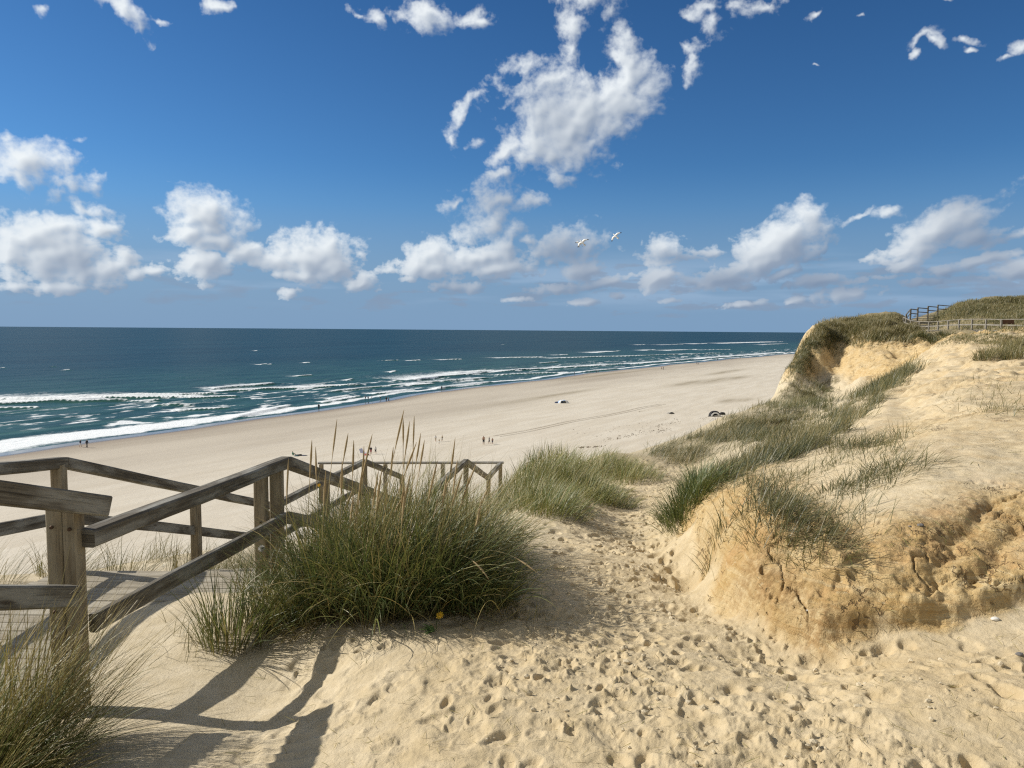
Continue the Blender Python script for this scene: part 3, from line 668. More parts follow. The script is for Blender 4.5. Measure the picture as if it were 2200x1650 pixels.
WS, WU = np.meshgrid(ss, tt, indexing='ij')               # WU: metres offshore of the waterline
WT = shore_t(WS) + WU
WXX = SH_O[0] + WS * SH_E[0] + WT * SH_N[0]; WYY = SH_O[1] + WS * SH_E[1] + WT * SH_N[1]
foam = np.zeros(WS.shape); crest = np.zeros(WS.shape); greenz = np.zeros(WS.shape)
wob = 2.2 * fbm(WS / 26, WU / 50, 4, 111) + .35 * fbm(WS / 8, WU / 12, 2, 112)
def breaker(x0, y0, x1, y1, wash, strength=1.0, height=.7, g=.6):
    """a breaking crest between two sightings; the wash trails on its sea side"""
    p0, p1 = at_z(x0, y0, 0.3), at_z(x1, y1, 0.3)
    s0, t0 = to_st(p0.x, p0.y); s1, t1 = to_st(p1.x, p1.y)
    if s1 < s0: s0, t0, s1, t1 = s1, t1, s0, t0
    i0, i1 = np.searchsorted(ss, (s0 - 8, s1 + 8)); q = np.s_[max(i0, 0):i1]
    if i1 - i0 < 2: return
    S, T = WS[q], WT[q]
    f = (S - s0) / max(s1 - s0, 1e-3)
    line = t0 + (t1 - t0) * f
    rel = T - line + wob[q]                                # > 0 seaward of the crest front
    end = sstep(f, -.02, .10) * (1 - sstep(f, .90, 1.02))
    body = sstep(rel, -.9, .1) * (.55 * np.exp(-np.maximum(rel, 0) / (wash * 1.1)) + .45 * np.exp(-np.maximum(rel, 0) / (wash * 2.4)))
    foam[q] = np.maximum(foam[q], body * end * strength)
    crest[q] = np.maximum(crest[q], height * end * np.exp(-(np.minimum(rel, 0) / 1.0) ** 2 - (np.maximum(rel, 0) / 3.2) ** 2))
    greenz[q] = np.maximum(greenz[q], g * end * np.exp(-((rel + 1.8) / 2.2) ** 2))
for a in [(454, 836, 589, 824, 6, 1.05), (465, 842, 778, 827, 8, 1.05), (700, 842, 860, 827, 4, .7), (-60, 871, 247, 857, 12, 1.0), (-60, 859, 460, 852, 18, .85), (-60, 866, 300, 860, 12, .6), (120, 853, 480, 846, 12, .6), (-60, 879, 98, 875, 4, .8),
          (396, 856, 514, 851, 5, .85), (280, 863, 342, 860, 3, .8), (378, 882, 498, 876, 4, .95), (330, 872, 420, 871, 8, .5),
          (505, 899, 629, 869, 2.6, 1.1), (687, 865, 782, 851, 2.4, 1.05), (640, 832, 760, 826, 5, .6),
          (800, 847, 890, 837, 4, 1.0), (868, 829, 940, 824, 4, .9), (882, 818, 1054, 799, 14, .9), (972, 802, 1066, 796, 8, 1.0), (1050, 800, 1360, 781, 8, 1.0), (880, 826, 1050, 812, 8, .75), (930, 835, 1060, 820, 5, .7),
          (1074, 769, 1176, 767, 10, 1.0), (955, 773, 998, 772, 8, .95), (884, 775, 904, 773, 5, .9), (820, 775, 862, 774, 6, .55), (1185, 770, 1397, 764, 12, .85), (1280, 758, 1336, 754, 12, .95), (1200, 763, 1225, 762, 8, .9),
          (1390, 753, 1408, 751, 10, .9), (1438, 753, 1504, 751, 14, .95), (1512, 752, 1574, 751, 14, .7), (1553, 738, 1692, 734, 26, .95), (1495, 739, 1524, 738, 22, .9), (1426, 741, 1475, 740, 26, .6), (1640, 741, 1700, 738, 20, .6),
          (1358, 765, 1500, 760, 10, .6), (1460, 762, 1556, 759, 10, .6), (1352, 783, 1496, 772, 8, 1.0), (1496, 772, 1710, 756, 10, 1.0), (1250, 799, 1330, 792, 4, .8), (1060, 806, 1230, 800, 5, .7),
          (638, 809, 674, 806, 4, .9), (558, 783, 575, 782, 5, .9), (578, 783, 584, 782, 3, .8), (650, 780, 664, 779, 4, .8), (840, 800, 854, 797, 3, .8), (746, 818, 760, 815, 3, .7), (548, 754, 556, 753, 4, .7), (136, 796, 150, 794, 3, .6), (0, 791, 12, 790, 3, .7), (110, 788, 118, 787, 2, .4), (850, 820, 868, 817, 3, .9), (1080, 741, 1084, 740, 3, .6), (1376, 741, 1386, 740, 12, .7), (1160, 781, 1200, 778, 5, .6), (700, 858, 760, 850, 2.5, .6)]:
    breaker(*a[:5], strength=a[5], height=.55 + .03 * min(a[4], 12))
# the swash: lace of foam where the last wave runs up
reach = 2.4 + 3.4 * fbm(WS / 19, WS * 0 + 3.3, 4, 121) + 1.2 * fbm(WS / 4.5, WU / 6, 3, 122)
wide_n = sstep(WS, 120, 10)
swash = np.exp(-((WU - 4.5 - reach * .9) / (2.6 + 4.4 * wide_n)) ** 2) * (.58 + .38 * wide_n)
swash = np.maximum(swash, (.45 + .4 * wide_n) * np.exp(-((WU - 11 - 2.5 * reach) / 2.6) ** 2) * sstep(fbm(WS / 30, WS * 0, 3, 126), -.15, .25))
foam = np.maximum(foam, swash)
# streaks of old foam drifting inside the surf zone
old = sstep(fbm(WS / 14, WU / 4.5, 5, 131, .6), -.02, .5) * .47 * np.exp(-((WU - 45) / 40) ** 2)
foam = np.maximum(foam, old)
# unbroken swell
swl = np.exp(-((WU - 45) / 60) ** 2)
ph = 2 * np.pi * (WU + 7 * fbm(WS / 60, WU / 60, 3, 141)) / 21.0
sw = np.maximum(np.cos(ph), -.25) ** 3 * swl * sstep(WU, 3, 16) * (.45 + .9 * np.clip(fbm(WS / 45, WU / 30, 3, 143) + .4, 0, 1))
greenz = np.maximum(greenz, .75 * swl * sstep(np.cos(ph - 1.0), .2, .95) * sstep(fbm(WS / 50, WU / 18, 3, 145), -.05, .35) * sstep(WU, 6, 15))
WZ = .42 * sw + crest + .10 * fbm(WS / 7, WU / 3, 4, 147) * sstep(WU, 2, 12) * np.exp(-(WU / 900) ** 2) + .22 * fbm(WS / 30, WU / 11, 4, 148) * sstep(WU, 20, 90) * np.exp(-(WU / 1500) ** 2)
WZ = WZ + np.where(WU < 3, .03 * np.maximum(-WU, 0) + .02, .05)
sea = np_mesh('sea', np.stack([WXX, WYY, WZ], -1).reshape(-1, 3), grid_faces(*WS.shape), sea_material(), {'foam': foam.ravel(), 'green': np.clip(greenz, 0, 1).ravel(), 'off': WU.ravel()})
tag(sea, 'dark blue green sea with white breakers', 'sea', kind='structure')

# ------------------------------------------------------------------ weathered timber
def wood_material(name, c0, c1, c2):
    m, N, out = new_mat(name)
    uv = N.n('ShaderNodeUVMap').outputs[0]
    rnd = N.n('ShaderNodeObjectInfo').outputs['Random']
    q = N.v('ADD', uv, N.comb(N.m('MULTIPLY', rnd, 37.0), N.m('MULTIPLY', rnd, 11.0), 0))
    g1 = N.noise(N.mapping(q, scale=(1.2, 60, 1)), 1.0, 5, .6, dist=.6)
    g2 = N.noise(N.mapping(q, scale=(4, 260, 1)), 1.0, 3, .6)
    pt = N.noise(N.mapping(q, scale=(2.0, 9, 1)), 1.0, 4, .6)
    col = N.mix(N.ramp(g1, .32, .68), c0, c1)
    col = N.mix(N.ramp(pt, .42, .66), col, c2)
    crack = N.m('MAXIMUM', N.ramp(g2, .60, .68), N.ramp(N.noise(N.mapping(q, scale=(.7, 34, 1)), 1.0, 4, .6, dist=.3), .63, .66))
    col = N.mix(N.m('MULTIPLY', crack, .55), col, (.035, .028, .020, 1))
    kn = N.n('ShaderNodeTexVoronoi'); N.set(kn.inputs['Vector'], N.mapping(q, scale=(2.2, 9, 1))); kn.inputs['Scale'].default_value = 1.0
    knot = N.ramp(kn.outputs['Distance'], .14, .05)
    col = N.mix(N.m('MULTIPLY', knot, .7), col, (.05, .035, .022, 1))
    h = N.m('SUBTRACT', N.m('MULTIPLY', g1, .6), N.m('MULTIPLY', crack, .8))
    principled(N, out, **{'Base Color': col, 'Roughness': .85, 'Specular IOR Level': .2, 'Normal': N.bump(h, .6, .004)})
    return m
M_RAIL = wood_material('rail_timber', (.088, .076, .058, 1), (.16, .14, .107, 1), (.29, .28, .245, 1))
M_POST = wood_material('post_timber', (.165, .13, .085, 1), (.29, .235, .155, 1), (.33, .285, .205, 1))
M_DECK = wood_material('deck_timber', (.26, .225, .165, 1), (.37, .325, .245, 1), (.42, .38, .30, 1))
M_GREY = wood_material('grey_timber', (.17, .155, .13, 1), (.27, .25, .21, 1), (.33, .31, .27, 1))

class Timber:
    """collects chamfered beams into one mesh part, UV u running along the grain"""
    def __init__(s): s.v, s.f, s.uv = [], [], []
    def beam(s, p0, p1, w, h, up=(0, 0, 1), ch=.008, segs=1, wob=0.0):
        p0, p1 = Vector(p0), Vector(p1); ax = p1 - p0; L = ax.length; ax.normalize()
        up = Vector(up); side = ax.cross(up)
        if side.length < 1e-4: side = ax.cross(Vector((0, 1, 0)))
        side.normalize(); up = side.cross(ax).normalized()
        a, b = w / 2, h / 2; c = min(ch, a * .5, b * .5)
        prof = [(-a + c, -b), (a - c, -b), (a, -b + c), (a, b - c), (a - c, b), (-a + c, b), (-a, b - c), (-a, -b + c)]
        per = [0]
        for i in range(8):
            x0, y0 = prof[i]; x1, y1 = prof[(i + 1) % 8]; per.append(per[-1] + math.hypot(x1 - x0, y1 - y0))
        base = len(s.v); off = random.uniform(0, 5)
        for k in range(segs + 1):
            t = k / segs; o = p0 + ax * (L * t)
            dx, dy = (random.uniform(-wob, wob), random.uniform(-wob, wob)) if 0 < k < segs else (0, 0)
            for (x, y) in prof: s.v.append(o + side * (x + dx) + up * (y + dy))
        for k in range(segs):
            for i in range(8):
                j = (i + 1) % 8; q = base + k * 8
                s.f.append((q + i, q + j, q + 8 + j, q + 8 + i))
                u0, u1 = off + L * k / segs, off + L * (k + 1) / segs
                s.uv.append([(u0, per[i]), (u0, per[i + 1]), (u1, per[i + 1]), (u1, per[i])])
        for q, fl in ((base, True), (base + segs * 8, False)):
            idx = list(range(q, q + 8)); idx = idx[::-1] if fl else idx
            s.f.append(tuple(idx)); s.uv.append([(off + (prof[i % 8 if not fl else 7 - i % 8][0]) * .2, prof[i % 8 if not fl else 7 - i % 8][1]) for i in range(8)])
        return s
    def build(s, name, mat, parent=None):
        me = bpy.data.meshes.new(name)
        org = parent.matrix_basis.translation if parent is not None else Vector((0, 0, 0))
        me.from_pydata([v - org for v in s.v], [], s.f); me.update()
        ul = me.uv_layers.new(name='UVMap'); ul.data.foreach_set('uv', np.array([c for f in s.uv for c in f], np.float32).ravel())
        me.materials.append(mat)
        o = bpy.data.objects.new(name, me); COL.objects.link(o)
        if parent is not None: o.parent = parent
        return o

# ---- near boardwalk: level, stair down, level, stair down, lookout
def XR(y): return -2.29 + .152 * (y - 3.9) if y < 6.24 else -1.934 + .13 * (y - 6.24)
def XL(y): return -3.9 + .13 * (y - 6.48)
PROFILE = [(.35, -.10), (3.72, .98), (6.3, 1.09), (10.4, 2.48), (14.3, 2.50), (17.0, 3.36), (18.95, 3.38)]
def RT(y):                                # drop of the hand rail's top below the eye
    if y <= 3.72: return .86 + (y - 3.72) * .335
    return float(np.interp(y, [3.72, 6.3, 10.4, 14.3, 17.0, 18.95], [1.085, 1.09, 2.48, 2.50, 3.36, 3.38]))
DECK = 1.02                               # hand rail above deck
bw = empty('boardwalk', (-2.9, 6.0, HC - 2.12))
tag(bw, 'weathered wooden boardwalk with handrails stepping down the dune in the foreground', 'boardwalk')
def rail_run(side, y0, y1, top_off=0.0, mid=True, over=(0, 0), name='handrail'):
    X = XR if side > 0 else XL
    e0, e1 = y0 - over[0], y1 + over[1]
    def P(y, dz): 
        k = (RT(y1 - 1e-4) - RT(y0 + 1e-4)) / (y1 - y0)
        return Vector((X(y), y, HC - (RT(y0 + 1e-4) + k * (y - y0)) - dz + top_off))
    Timber().beam(P(e0, .05), P(e1, .05), .105, .098, segs=7, wob=.004, ch=.012).build(name, M_RAIL, bw)
    if mid:
        Timber().beam(P(e0 + .03, .53), P(e1 - .03, .53), .048, .105, segs=6, wob=.0035).build('lower_rail', M_RAIL, bw)
def post(x, y, ztop, zbot=None, w=.098, d=.098, mat=None):
    zb = (gz(x, y) if zbot is None else zbot) - .5
    Timber().beam((x, y, zb), (x, y, ztop), w, d, up=(0, 1, 0), segs=3, wob=.002).build('post', mat or M_POST, bw)
for side in (1, -1):
    X = XR if side > 0 else XL
    ys = [3.93, 6.3, 10.4, 14.3, 17.0, 18.9] if side > 0 else [3.6, 6.42, 10.45, 14.4, 17.0]
    for a, b in zip(ys[:-1], ys[1:]):
        rail_run(side, a, b, over=(-.003, -.003), mid=a < 14)
    for y in ([8.3, 12.4, 14.25, 16.95] if side > 0 else [8.45, 10.4, 12.4, 14.35, 16.95]):
        post(X(y) + .001 * y, y, HC - RT(y) - .097)
# stair running up towards the viewer behind the first posts
for dz, w, h, nm, k_ in ((.05, .13, .11, 'handrail', 1.0), (.545, .085, .11, 'lower_rail', .945)):
    a_, b_ = Vector((-3.06, .35, HC + .32 - dz)), Vector((-2.21, 3.95, HC - .909 - dz))
    Timber().beam(a_, a_.lerp(b_, k_), w, h, segs=6, wob=.004).build(nm, M_RAIL, bw)
# double posts at the bends
post(-2.43, 3.93, HC - .965, w=.086, d=.09)
post(-2.3475, 3.93, HC - .975, w=.076, d=.088)
post(-2.10, 6.17, HC - 1.09 - .097); post(-2.0, 6.27, HC - 1.10 - .097)
post(XR(10.4), 10.33, HC - 2.48 - .10); post(XL(6.4), 6.36, HC - 1.09 - .097); post(XL(3.8), 3.8, HC - 1.09 - .097)
post(-2.74, 1.75, HC - .27); post(-3.02, .5, HC + .15)
# bolts where the near rails are fixed
def bolts(pts):
    for p in pts:
        bm = bmesh.new(); bmesh.ops.create_cone(bm, cap_ends=True, segments=8, radius1=.011, radius2=.009, depth=.012)
        me = bpy.data.meshes.new('bolt'); bm.to_mesh(me); bm.free(); me.materials.append(M_BOLT)
        o = bpy.data.objects.new('bolt', me); COL.objects.link(o); o.parent = bw; o.location = Vector(p) - bw.location; o.rotation_euler = (R(90), 0, R(20))
M_BOLT, _N, _o = new_mat('rusty_bolt'); principled(_N, _o, **{'Base Color': (.09, .055, .035, 1), 'Roughness': .6, 'Metallic': .6})
bolts([(-2.43, 3.87, HC - 1.06), (-2.335, 3.87, HC - 1.07), (-2.43, 3.87, HC - 1.52), (-2.09, 6.115, HC - 1.25), (-2.09, 6.115, HC - 1.62)])
# lookout rail across the seaward end, and its left return
zt = HC - 3.38
Timber().beam((-.20, 18.95, zt - .022), (-4.9, 18.70, zt - .022), .15, .044, segs=4, wob=.002).build('handrail', M_GREY, bw)
for x, y in [(-.28, 18.86), (-1.75, 18.78), (-3.2, 18.70), (-4.8, 18.6)]:
    post(x, y, zt - .045)
# decks and treads
def deck(y0, y1, drop, x0=None, x1=None, pitch=.145, name='deck'):
    T = Timber(); y = y0
    while y < y1 - .05:
        a = (x0 if x0 is not None else XL(y)) + .02; b = (x1 if x1 is not None else XR(y)) + .0
        T.beam((a - random.uniform(0, .02), y + .07, HC - drop - .02 + random.uniform(-.002, .002)), (b + random.uniform(0, .02), y + .07, HC - drop - .02), .134, .04, ch=.005)
        y += pitch
    return T.build(name, M_DECK, bw)
deck(3.3, 6.3, 2.11)
deck(10.45, 14.3, 3.50); deck(17.05, 18.75, 4.40, x0=-4.8)
def treads(y0, y1, d0, d1, n):
    T = Timber(); S = Timber()
    for k in range(n):
        f = (k + .5) / n; y = y0 + (y1 - y0) * f; z = HC - (d0 + (d1 - d0) * (k + 1) / (n + 1))
        for o in (-.08, .07):
            T.beam((XL(y) + .04, y + o, z - .02), (XR(y) - .04, y + o, z - .02), .14, .042, ch=.005)
    T.build('stair_tread', M_DECK, bw)
    for X, o in ((XL, .03), (XR, -.03)):
        Timber().beam((X(y0) + o, y0, HC - d0 - .17), (X(y1) + o, y1, HC - d1 - .17), .05, .22).build('stringer', M_RAIL, bw)
treads(6.3, 10.4, 2.11, 3.50, 9); treads(14.3, 17.0, 3.50, 4.40, 6); treads(.3, 3.3, 1.02, 2.11, 7)

# ---- far boardwalk on the bluff
fb = empty('boardwalk', (at(2060, 711, 73)))
tag(fb, 'distant grey wooden boardwalk with post and rail fence along the top of the grassy bluff', 'boardwalk')
FP = [(2290, 684, 718, 60), (2222, 685, 717, 62.5), (2152, 685.5, 714, 65.5), (2119, 685, 712.5, 68), (2089, 685, 712, 70.5), (2061, 686, 711.5, 73), (2037.7, 688, 711.5, 75.5), (2016, 690, 712, 78), (1996, 691, 713, 80), (1976, 690.5, 713, 82), (1957, 688.0, 710, 84.5), (1947, 684, 706, 87), (1941.6, 681, 703, 89)]
top = [at(p, t, d) for p, t, b, d in FP]; bot = [at(p, b, d) for p, t, b, d in FP]
for a, b in zip(top, bot):
    Timber().beam((a.x, a.y, min(b.z, gz(a.x, a.y)) - .3), (a.x, a.y, a.z - .06), .13, .13, up=(0, 1, 0)).build('post', M_GREY, fb)
for a, b, c, d in zip(top[:-1], top[1:], bot[:-1], bot[1:]):
    Timber().beam(a - Vector((0, 0, .03)), b - Vector((0, 0, .03)), .15, .06).build('handrail', M_GREY, fb)
    ma, mb = a.lerp(c, .46), b.lerp(d, .46)
    Timber().beam(ma + Vector((0, .09, 0)), mb + Vector((0, .09, 0)), .04, .12).build('lower_rail', M_GREY, fb)
    Timber().beam(c + Vector((0, .09, .06)), d + Vector((0, .09, .06)), .05, .20).build('deck_edge', M_GREY, fb)
T = Timber()
for a, b in zip(bot[:-2], bot[1:-1]):
    n = max(2, int((b - a).length / .3))
    for k in range(n):
        p = a.lerp(b, (k + .5) / n) + Vector((0, .2, .10))
        q = p + Vector((.45, 1.5, 0)) * 1.0
        T.beam(p, q, (b - a).length / n * .93, .04)
T.build('deck', M_GREY, fb)
# stair climbing to the left of the knoll
fs = empty('wooden_stair', at(1962, 707, 88))
tag(fs, 'distant dark wooden stair with stepped handrails at the end of the bluff boardwalk', 'stairs')
s0, s1 = at(1964, 707, 87.5), at(1984, 677, 97)
wv = Vector((1.9, -.55, 0))
for k in range(9):
    c = s0.lerp(s1, k / 8)
    Timber().beam(c - wv * .55, c + wv * .75, .42, .07).build('stair_tread', M_GREY, fs)
UP = [(1947, 676, 698, 89.5), (1956.6, 664, 684, 92), (1972, 661.3, 679, 95), (1994, 658.2, 678, 98), (2015, 655.4, 674, 101), (2053, 655, 668, 106)]
ut = [at(p, t, d) for p, t, b, d in UP]; ub = [at(p, b, d) for p, t, b, d in UP]
for a, b in zip(ut, ub):
    Timber().beam((a.x, a.y, min(b.z, gz(a.x, a.y)) - .4), a, .16, .16, up=(0, 1, 0)).build('post', M_RAIL, fs)
for a, b, c, d in zip(ut[:-1], ut[1:], ub[:-1], ub[1:]):
    lv = a.z if a.x > ut[1].x - .01 else None
    bb = b if lv is None else Vector((b.x, b.y, a.z))
    Timber().beam(a, bb, .10, .11).build('handrail', M_RAIL, fs)
    Timber().beam(a - Vector((0, 0, .52)), bb - Vector((0, 0, .52)), .06, .11).build('lower_rail', M_RAIL, fs)
# bench beside the far boardwalk
M_BROWN = wood_material('brown_timber', (.10, .05, .028, 1), (.16, .085, .05, 1), (.19, .11, .065, 1))
bc = at(2167, 710.5, 69); bench = empty('bench', bc)
tag(bench, 'brown wooden bench with a solid backboard behind the far boardwalk railing', 'bench')
Timber().beam(bc + Vector((-.62, .25, .80)), bc + Vector((.62, .25, .80)), .05, .42).build('backrest', M_BROWN, bench)
Timber().beam(bc + Vector((-.66, -.02, .44)), bc + Vector((.66, -.02, .44)), .46, .06).build('seat', M_BROWN, bench)
for sx_ in (-.5, .5):
    Timber().beam(bc + Vector((sx_, -.02, -.2)), bc + Vector((sx_, -.02, .41)), .40, .09, up=(0, 1, 0)).build('leg', M_BROWN, bench)

# ------------------------------------------------------------------ marram grass
def grass_material(name, cols):
    m, N, out = new_mat(name)
    tone, s = N.attr('tone'), N.attr('along')
    cr = N.n('ShaderNodeValToRGB'); N.set(cr.inputs[0], tone)
    e = cr.color_ramp.elements
    e[0].position = 0; e[0].color = cols[0]; e[1].position = 1; e[1].color = cols[4]
    for p, c in zip((.3, .55, .75), cols[1:4]):
        n = e.new(p); n.color = c
    base = N.mix(N.ramp(s, .28, .0), cr.outputs[0], (.22, .165, .085, 1))      # dry sheaths low down
    col = N.mix(N.m('MULTIPLY', N.ramp(s, .72, 1.0), .55), base, (.26, .21, .095, 1))
    d = N.n('ShaderNodeBsdfPrincipled'); N.set(d.inputs['Base Color'], col); N.set(d.inputs['Roughness'], .45); N.set(d.inputs['Specular IOR Level'], .4)
    t = N.n('ShaderNodeBsdfTranslucent'); N.set(t.inputs[0], N.mix(.5, col, (.16, .17, .04, 1)))
    mx = N.n('ShaderNodeMixShader'); mx.inputs[0].default_value = .26
    N.t.links.new(d.outputs[0], mx.inputs[1]); N.t.links.new(t.outputs[0], mx.inputs[2]); N.t.links.new(mx.outputs[0], out.inputs[0])
    return m
M_GRASS = grass_material('marram_blades', [(.052, .092, .034, 1), (.125, .165, .050, 1), (.24, .24, .070, 1), (.37, .30, .11, 1), (.42, .32, .14, 1)])
M_DRY = grass_material('dry_marram_blades', [(.040, .054, .021, 1), (.080, .090, .032, 1), (.15, .138, .048, 1), (.245, .20, .08, 1), (.36, .28, .13, 1)])
def blades(base, az, tilt, curl, L, w, tone, nseg=5, wind=None):
    """ribbons: base (n,3), az heading of the lean, tilt from upright at the foot, curl added towards the tip"""
    n = len(base); s = np.linspace(0, 1, nseg + 1)
    th = tilt[:, None] + curl[:, None] * s[None] ** 1.6
    ds = (L / nseg)[:, None]
    thm = (th[:, 1:] + th[:, :-1]) / 2
    hor = np.concatenate([np.zeros((n, 1)), np.cumsum(np.sin(thm) * ds, 1)], 1)
    ver = np.concatenate([np.zeros((n, 1)), np.cumsum(np.cos(thm) * ds, 1)], 1)
    dirx, diry = np.sin(az)[:, None], np.cos(az)[:, None]
    sway = RNG.normal(0, .05, n)[:, None] * s[None] ** 2 * L[:, None]
    cx = base[:, 0:1] + hor * dirx + sway * diry; cy = base[:, 1:2] + hor * diry - sway * dirx; cz = base[:, 2:3] + ver
    wd = w[:, None] * np.clip(1.06 - s[None] ** 2.2, .05, 1) * (.75 + .5 * np.minimum(s[None] * 4, .5))
    tw = RNG.uniform(-.9, .9, n)[:, None] + RNG.uniform(-.8, .8, n)[:, None] * s[None]
    px_, py_ = diry, -dirx
    ox = px_ * np.cos(tw) * wd * .5; oy = py_ * np.cos(tw) * wd * .5; oz = np.sin(tw) * wd * .35
    A = np.stack([cx - ox, cy - oy, cz - oz], -1); B = np.stack([cx + ox, cy + oy, cz + oz], -1)
    V = np.stack([A, B], 2).reshape(-1, 3)
    k = np.arange(n)[:, None] * (nseg + 1) * 2 + np.arange(nseg)[None] * 2
    F = np.stack([k, k + 1, k + 3, k + 2], -1).reshape(-1, 4)
    T = np.repeat(tone, (nseg + 1) * 2); S = np.tile(np.repeat(s, 2), n)
    return V, F, T, S
class Grass:
    def __init__(s): s.p = []
    def add(s, *a, **k): s.p.append(blades(*a, **k)); return s
    def build(s, name, parent=None, origin=None, mat=None):
        o = 0; F = []
        for v, f, t, a in s.p: F.append(f + o); o += len(v)
        V = np.concatenate([p[0] for p in s.p])
        if origin is not None: V = V - np.array(origin)
        ob = np_mesh(name, V, np.concatenate(F), mat or M_GRASS, {'tone': np.clip(np.concatenate([p[2] for p in s.p]), 0, 1), 'along': np.concatenate([p[3] for p in s.p])}, parent=parent)
        if origin is not None and parent is None: ob.location = origin
        return ob
WIND = R(68)                              # the sea wind bends everything inland
def lean(out_az, tilt_out, wind_amt):
    """combine an outward lean with the wind; returns heading and tilt"""
    x = np.sin(out_az) * tilt_out + math.sin(WIND) * wind_amt; y = np.cos(out_az) * tilt_out + math.cos(WIND) * wind_amt
    return np.arctan2(x, y), np.hypot(x, y)
def tuft(g, cx, cy, rad, n, L0, L1, w=.005, tone=.4, tsd=.16, spread=.6, wind=.35, curl=.7, nseg=5, lift=-.03, ell=(1, 1), rot=0.0):
    r = rad * np.sqrt(RNG.random(n)); a = RNG.uniform(0, 2 * np.pi, n)
    ex, ey = r * np.sin(a) * ell[0], r * np.cos(a) * ell[1]
    x = cx + ex * math.cos(rot) + ey * math.sin(rot); y = cy - ex * math.sin(rot) + ey * math.cos(rot)
    oa = np.arctan2(x - cx, y - cy) + RNG.normal(0, .5, n)
    to = np.clip(spread * r / rad + RNG.normal(0, .16, n), 0, 1.3)
    h, t = lean(oa, to, wind * RNG.uniform(.5, 1.4, n))
    L = RNG.uniform(L0, L1, n) * (1.0 - .25 * (r / rad) ** 2)
    z = interp_z(x, y) + lift
    g.add(np.stack([x, y, z], 1), h, t, curl * RNG.uniform(.3, 1.5, n), L, w * RNG.uniform(.6, 1.3, n), np.clip(RNG.normal(tone, tsd, n), 0, 1), nseg=nseg)
def hit(px, py):
    """where the sight line through a pixel of the photograph meets the dune (arrays)"""
    px = np.atleast_1d(np.asarray(px, float)); py = np.atleast_1d(np.asarray(py, float))
    vx = _f.x + _r.x * (px - 1100) / FPX + _u.x * (825 - py) / FPX; vy = _f.y + _r.y * (px - 1100) / FPX + _u.y * (825 - py) / FPX; vz = _f.z + _r.z * (px - 1100) / FPX + _u.z * (825 - py) / FPX
    ds = np.exp(np.linspace(math.log(2.0), math.log(125.0), 260))
    X = vx[:, None] / vy[:, None] * ds; Y = np.broadcast_to(ds, X.shape); Z = HC + vz[:, None] / vy[:, None] * ds
    below = Z < interp_z(X.ravel(), Y.ravel()).reshape(X.shape)
    k = np.argmax(below, 1); ok = below.any(1) & (k > 0)
    d = ds[k]
    return vx / vy * d, d, ok
def in_poly(poly, n):
    P = np.array(poly, float); x0, y0 = P.min(0); x1, y1 = P.max(0); outx, outy = [], []
    while len(outx) < n:
        x = RNG.uniform(x0, x1); y = RNG.uniform(y0, y1); c = False
        for i in range(len(P)):
            (xa, ya), (xb, yb) = P[i], P[i - 1]
            if (ya > y) != (yb > y) and x < (xb - xa) * (y - ya) / (yb - ya) + xa: c = not c
        if c: outx.append(x); outy.append(y)
    return np.array(outx), np.array(outy)

# ---- the big clump beside the handrail
mb = empty('marram_grass_clump', (-.6, 5.3, gz(-.6, 5.3)))
tag(mb, 'large dense clump of green marram grass with tall straw seed heads beside the wooden handrail', 'grass clump')
g = Grass()
for cx, cy, rd, n, L0, L1, tn in [(-1.25, 5.15, .42, 1100, .5, .92, .34), (-.85, 5.0, .42, 1400, .55, 1.1, .16), (-.56, 5.0, .36, 1400, .45, .88, .18), (-.30, 5.02, .28, 900, .3, .62, .30),
                                  (-1.3, 5.9, .42, 700, .65, 1.2, .58), (-.8, 5.8, .5, 1200, .65, 1.25, .52), (-.58, 5.75, .40, 1000, .5, .95, .58), (-.40, 6.3, .36, 600, .35, .65, .52), (-.5, 6.6, .6, 900, .5, .9, .5), (-.24, 5.4, .24, 500, .28, .55, .45)]:
    tuft(g, cx, cy, rd, int(n * .68), L0, L1, w=.0074, tone=tn + .06, tsd=.30, spread=.62, wind=.16, curl=.85, nseg=6, lift=-.02)
n = 1900; a_ = RNG.uniform(0, 6.28, n); r_ = np.sqrt(RNG.random(n)); x = -.84 + .68 * r_ * np.sin(a_); y = 5.25 + .62 * r_ * np.cos(a_)
g.add(np.stack([x, y, interp_z(x, y)], 1), RNG.uniform(0, 6.28, n), np.abs(RNG.normal(.45, .38, n)), RNG.uniform(.2, 1.7, n), RNG.uniform(.4, 1.0, n), RNG.uniform(.006, .011, n), np.clip(RNG.normal(.46, .30, n), 0, 1), nseg=8)
n = 270; a_ = RNG.uniform(0, 6.28, n); r_ = np.sqrt(RNG.random(n)); x = -.84 + .68 * r_ * np.sin(a_); y = 5.35 + .6 * r_ * np.cos(a_)   # dry standing stems
g.add(np.stack([x, y, interp_z(x, y)], 1), R(70) + RNG.normal(0, .9, n), np.abs(RNG.normal(.16, .12, n)), RNG.uniform(.05, .5, n), RNG.uniform(.7, 1.15, n), RNG.uniform(.004, .007, n), RNG.uniform(.72, 1, n), nseg=6)
n = 500; a_ = RNG.uniform(0, 6.28, n); r_ = np.sqrt(RNG.random(n)); x = -.84 + .68 * r_ * np.sin(a_); y = 5.15 + .5 * r_ * np.cos(a_)   # dead leaves inside
g.add(np.stack([x, y, interp_z(x, y) + RNG.uniform(0, .3, n)], 1), RNG.uniform(0, 6.28, n), RNG.uniform(.3, 1.4, n), RNG.uniform(0, 1.2, n), RNG.uniform(.25, .6, n), RNG.uniform(.004, .008, n), RNG.uniform(.75, 1, n), nseg=6)
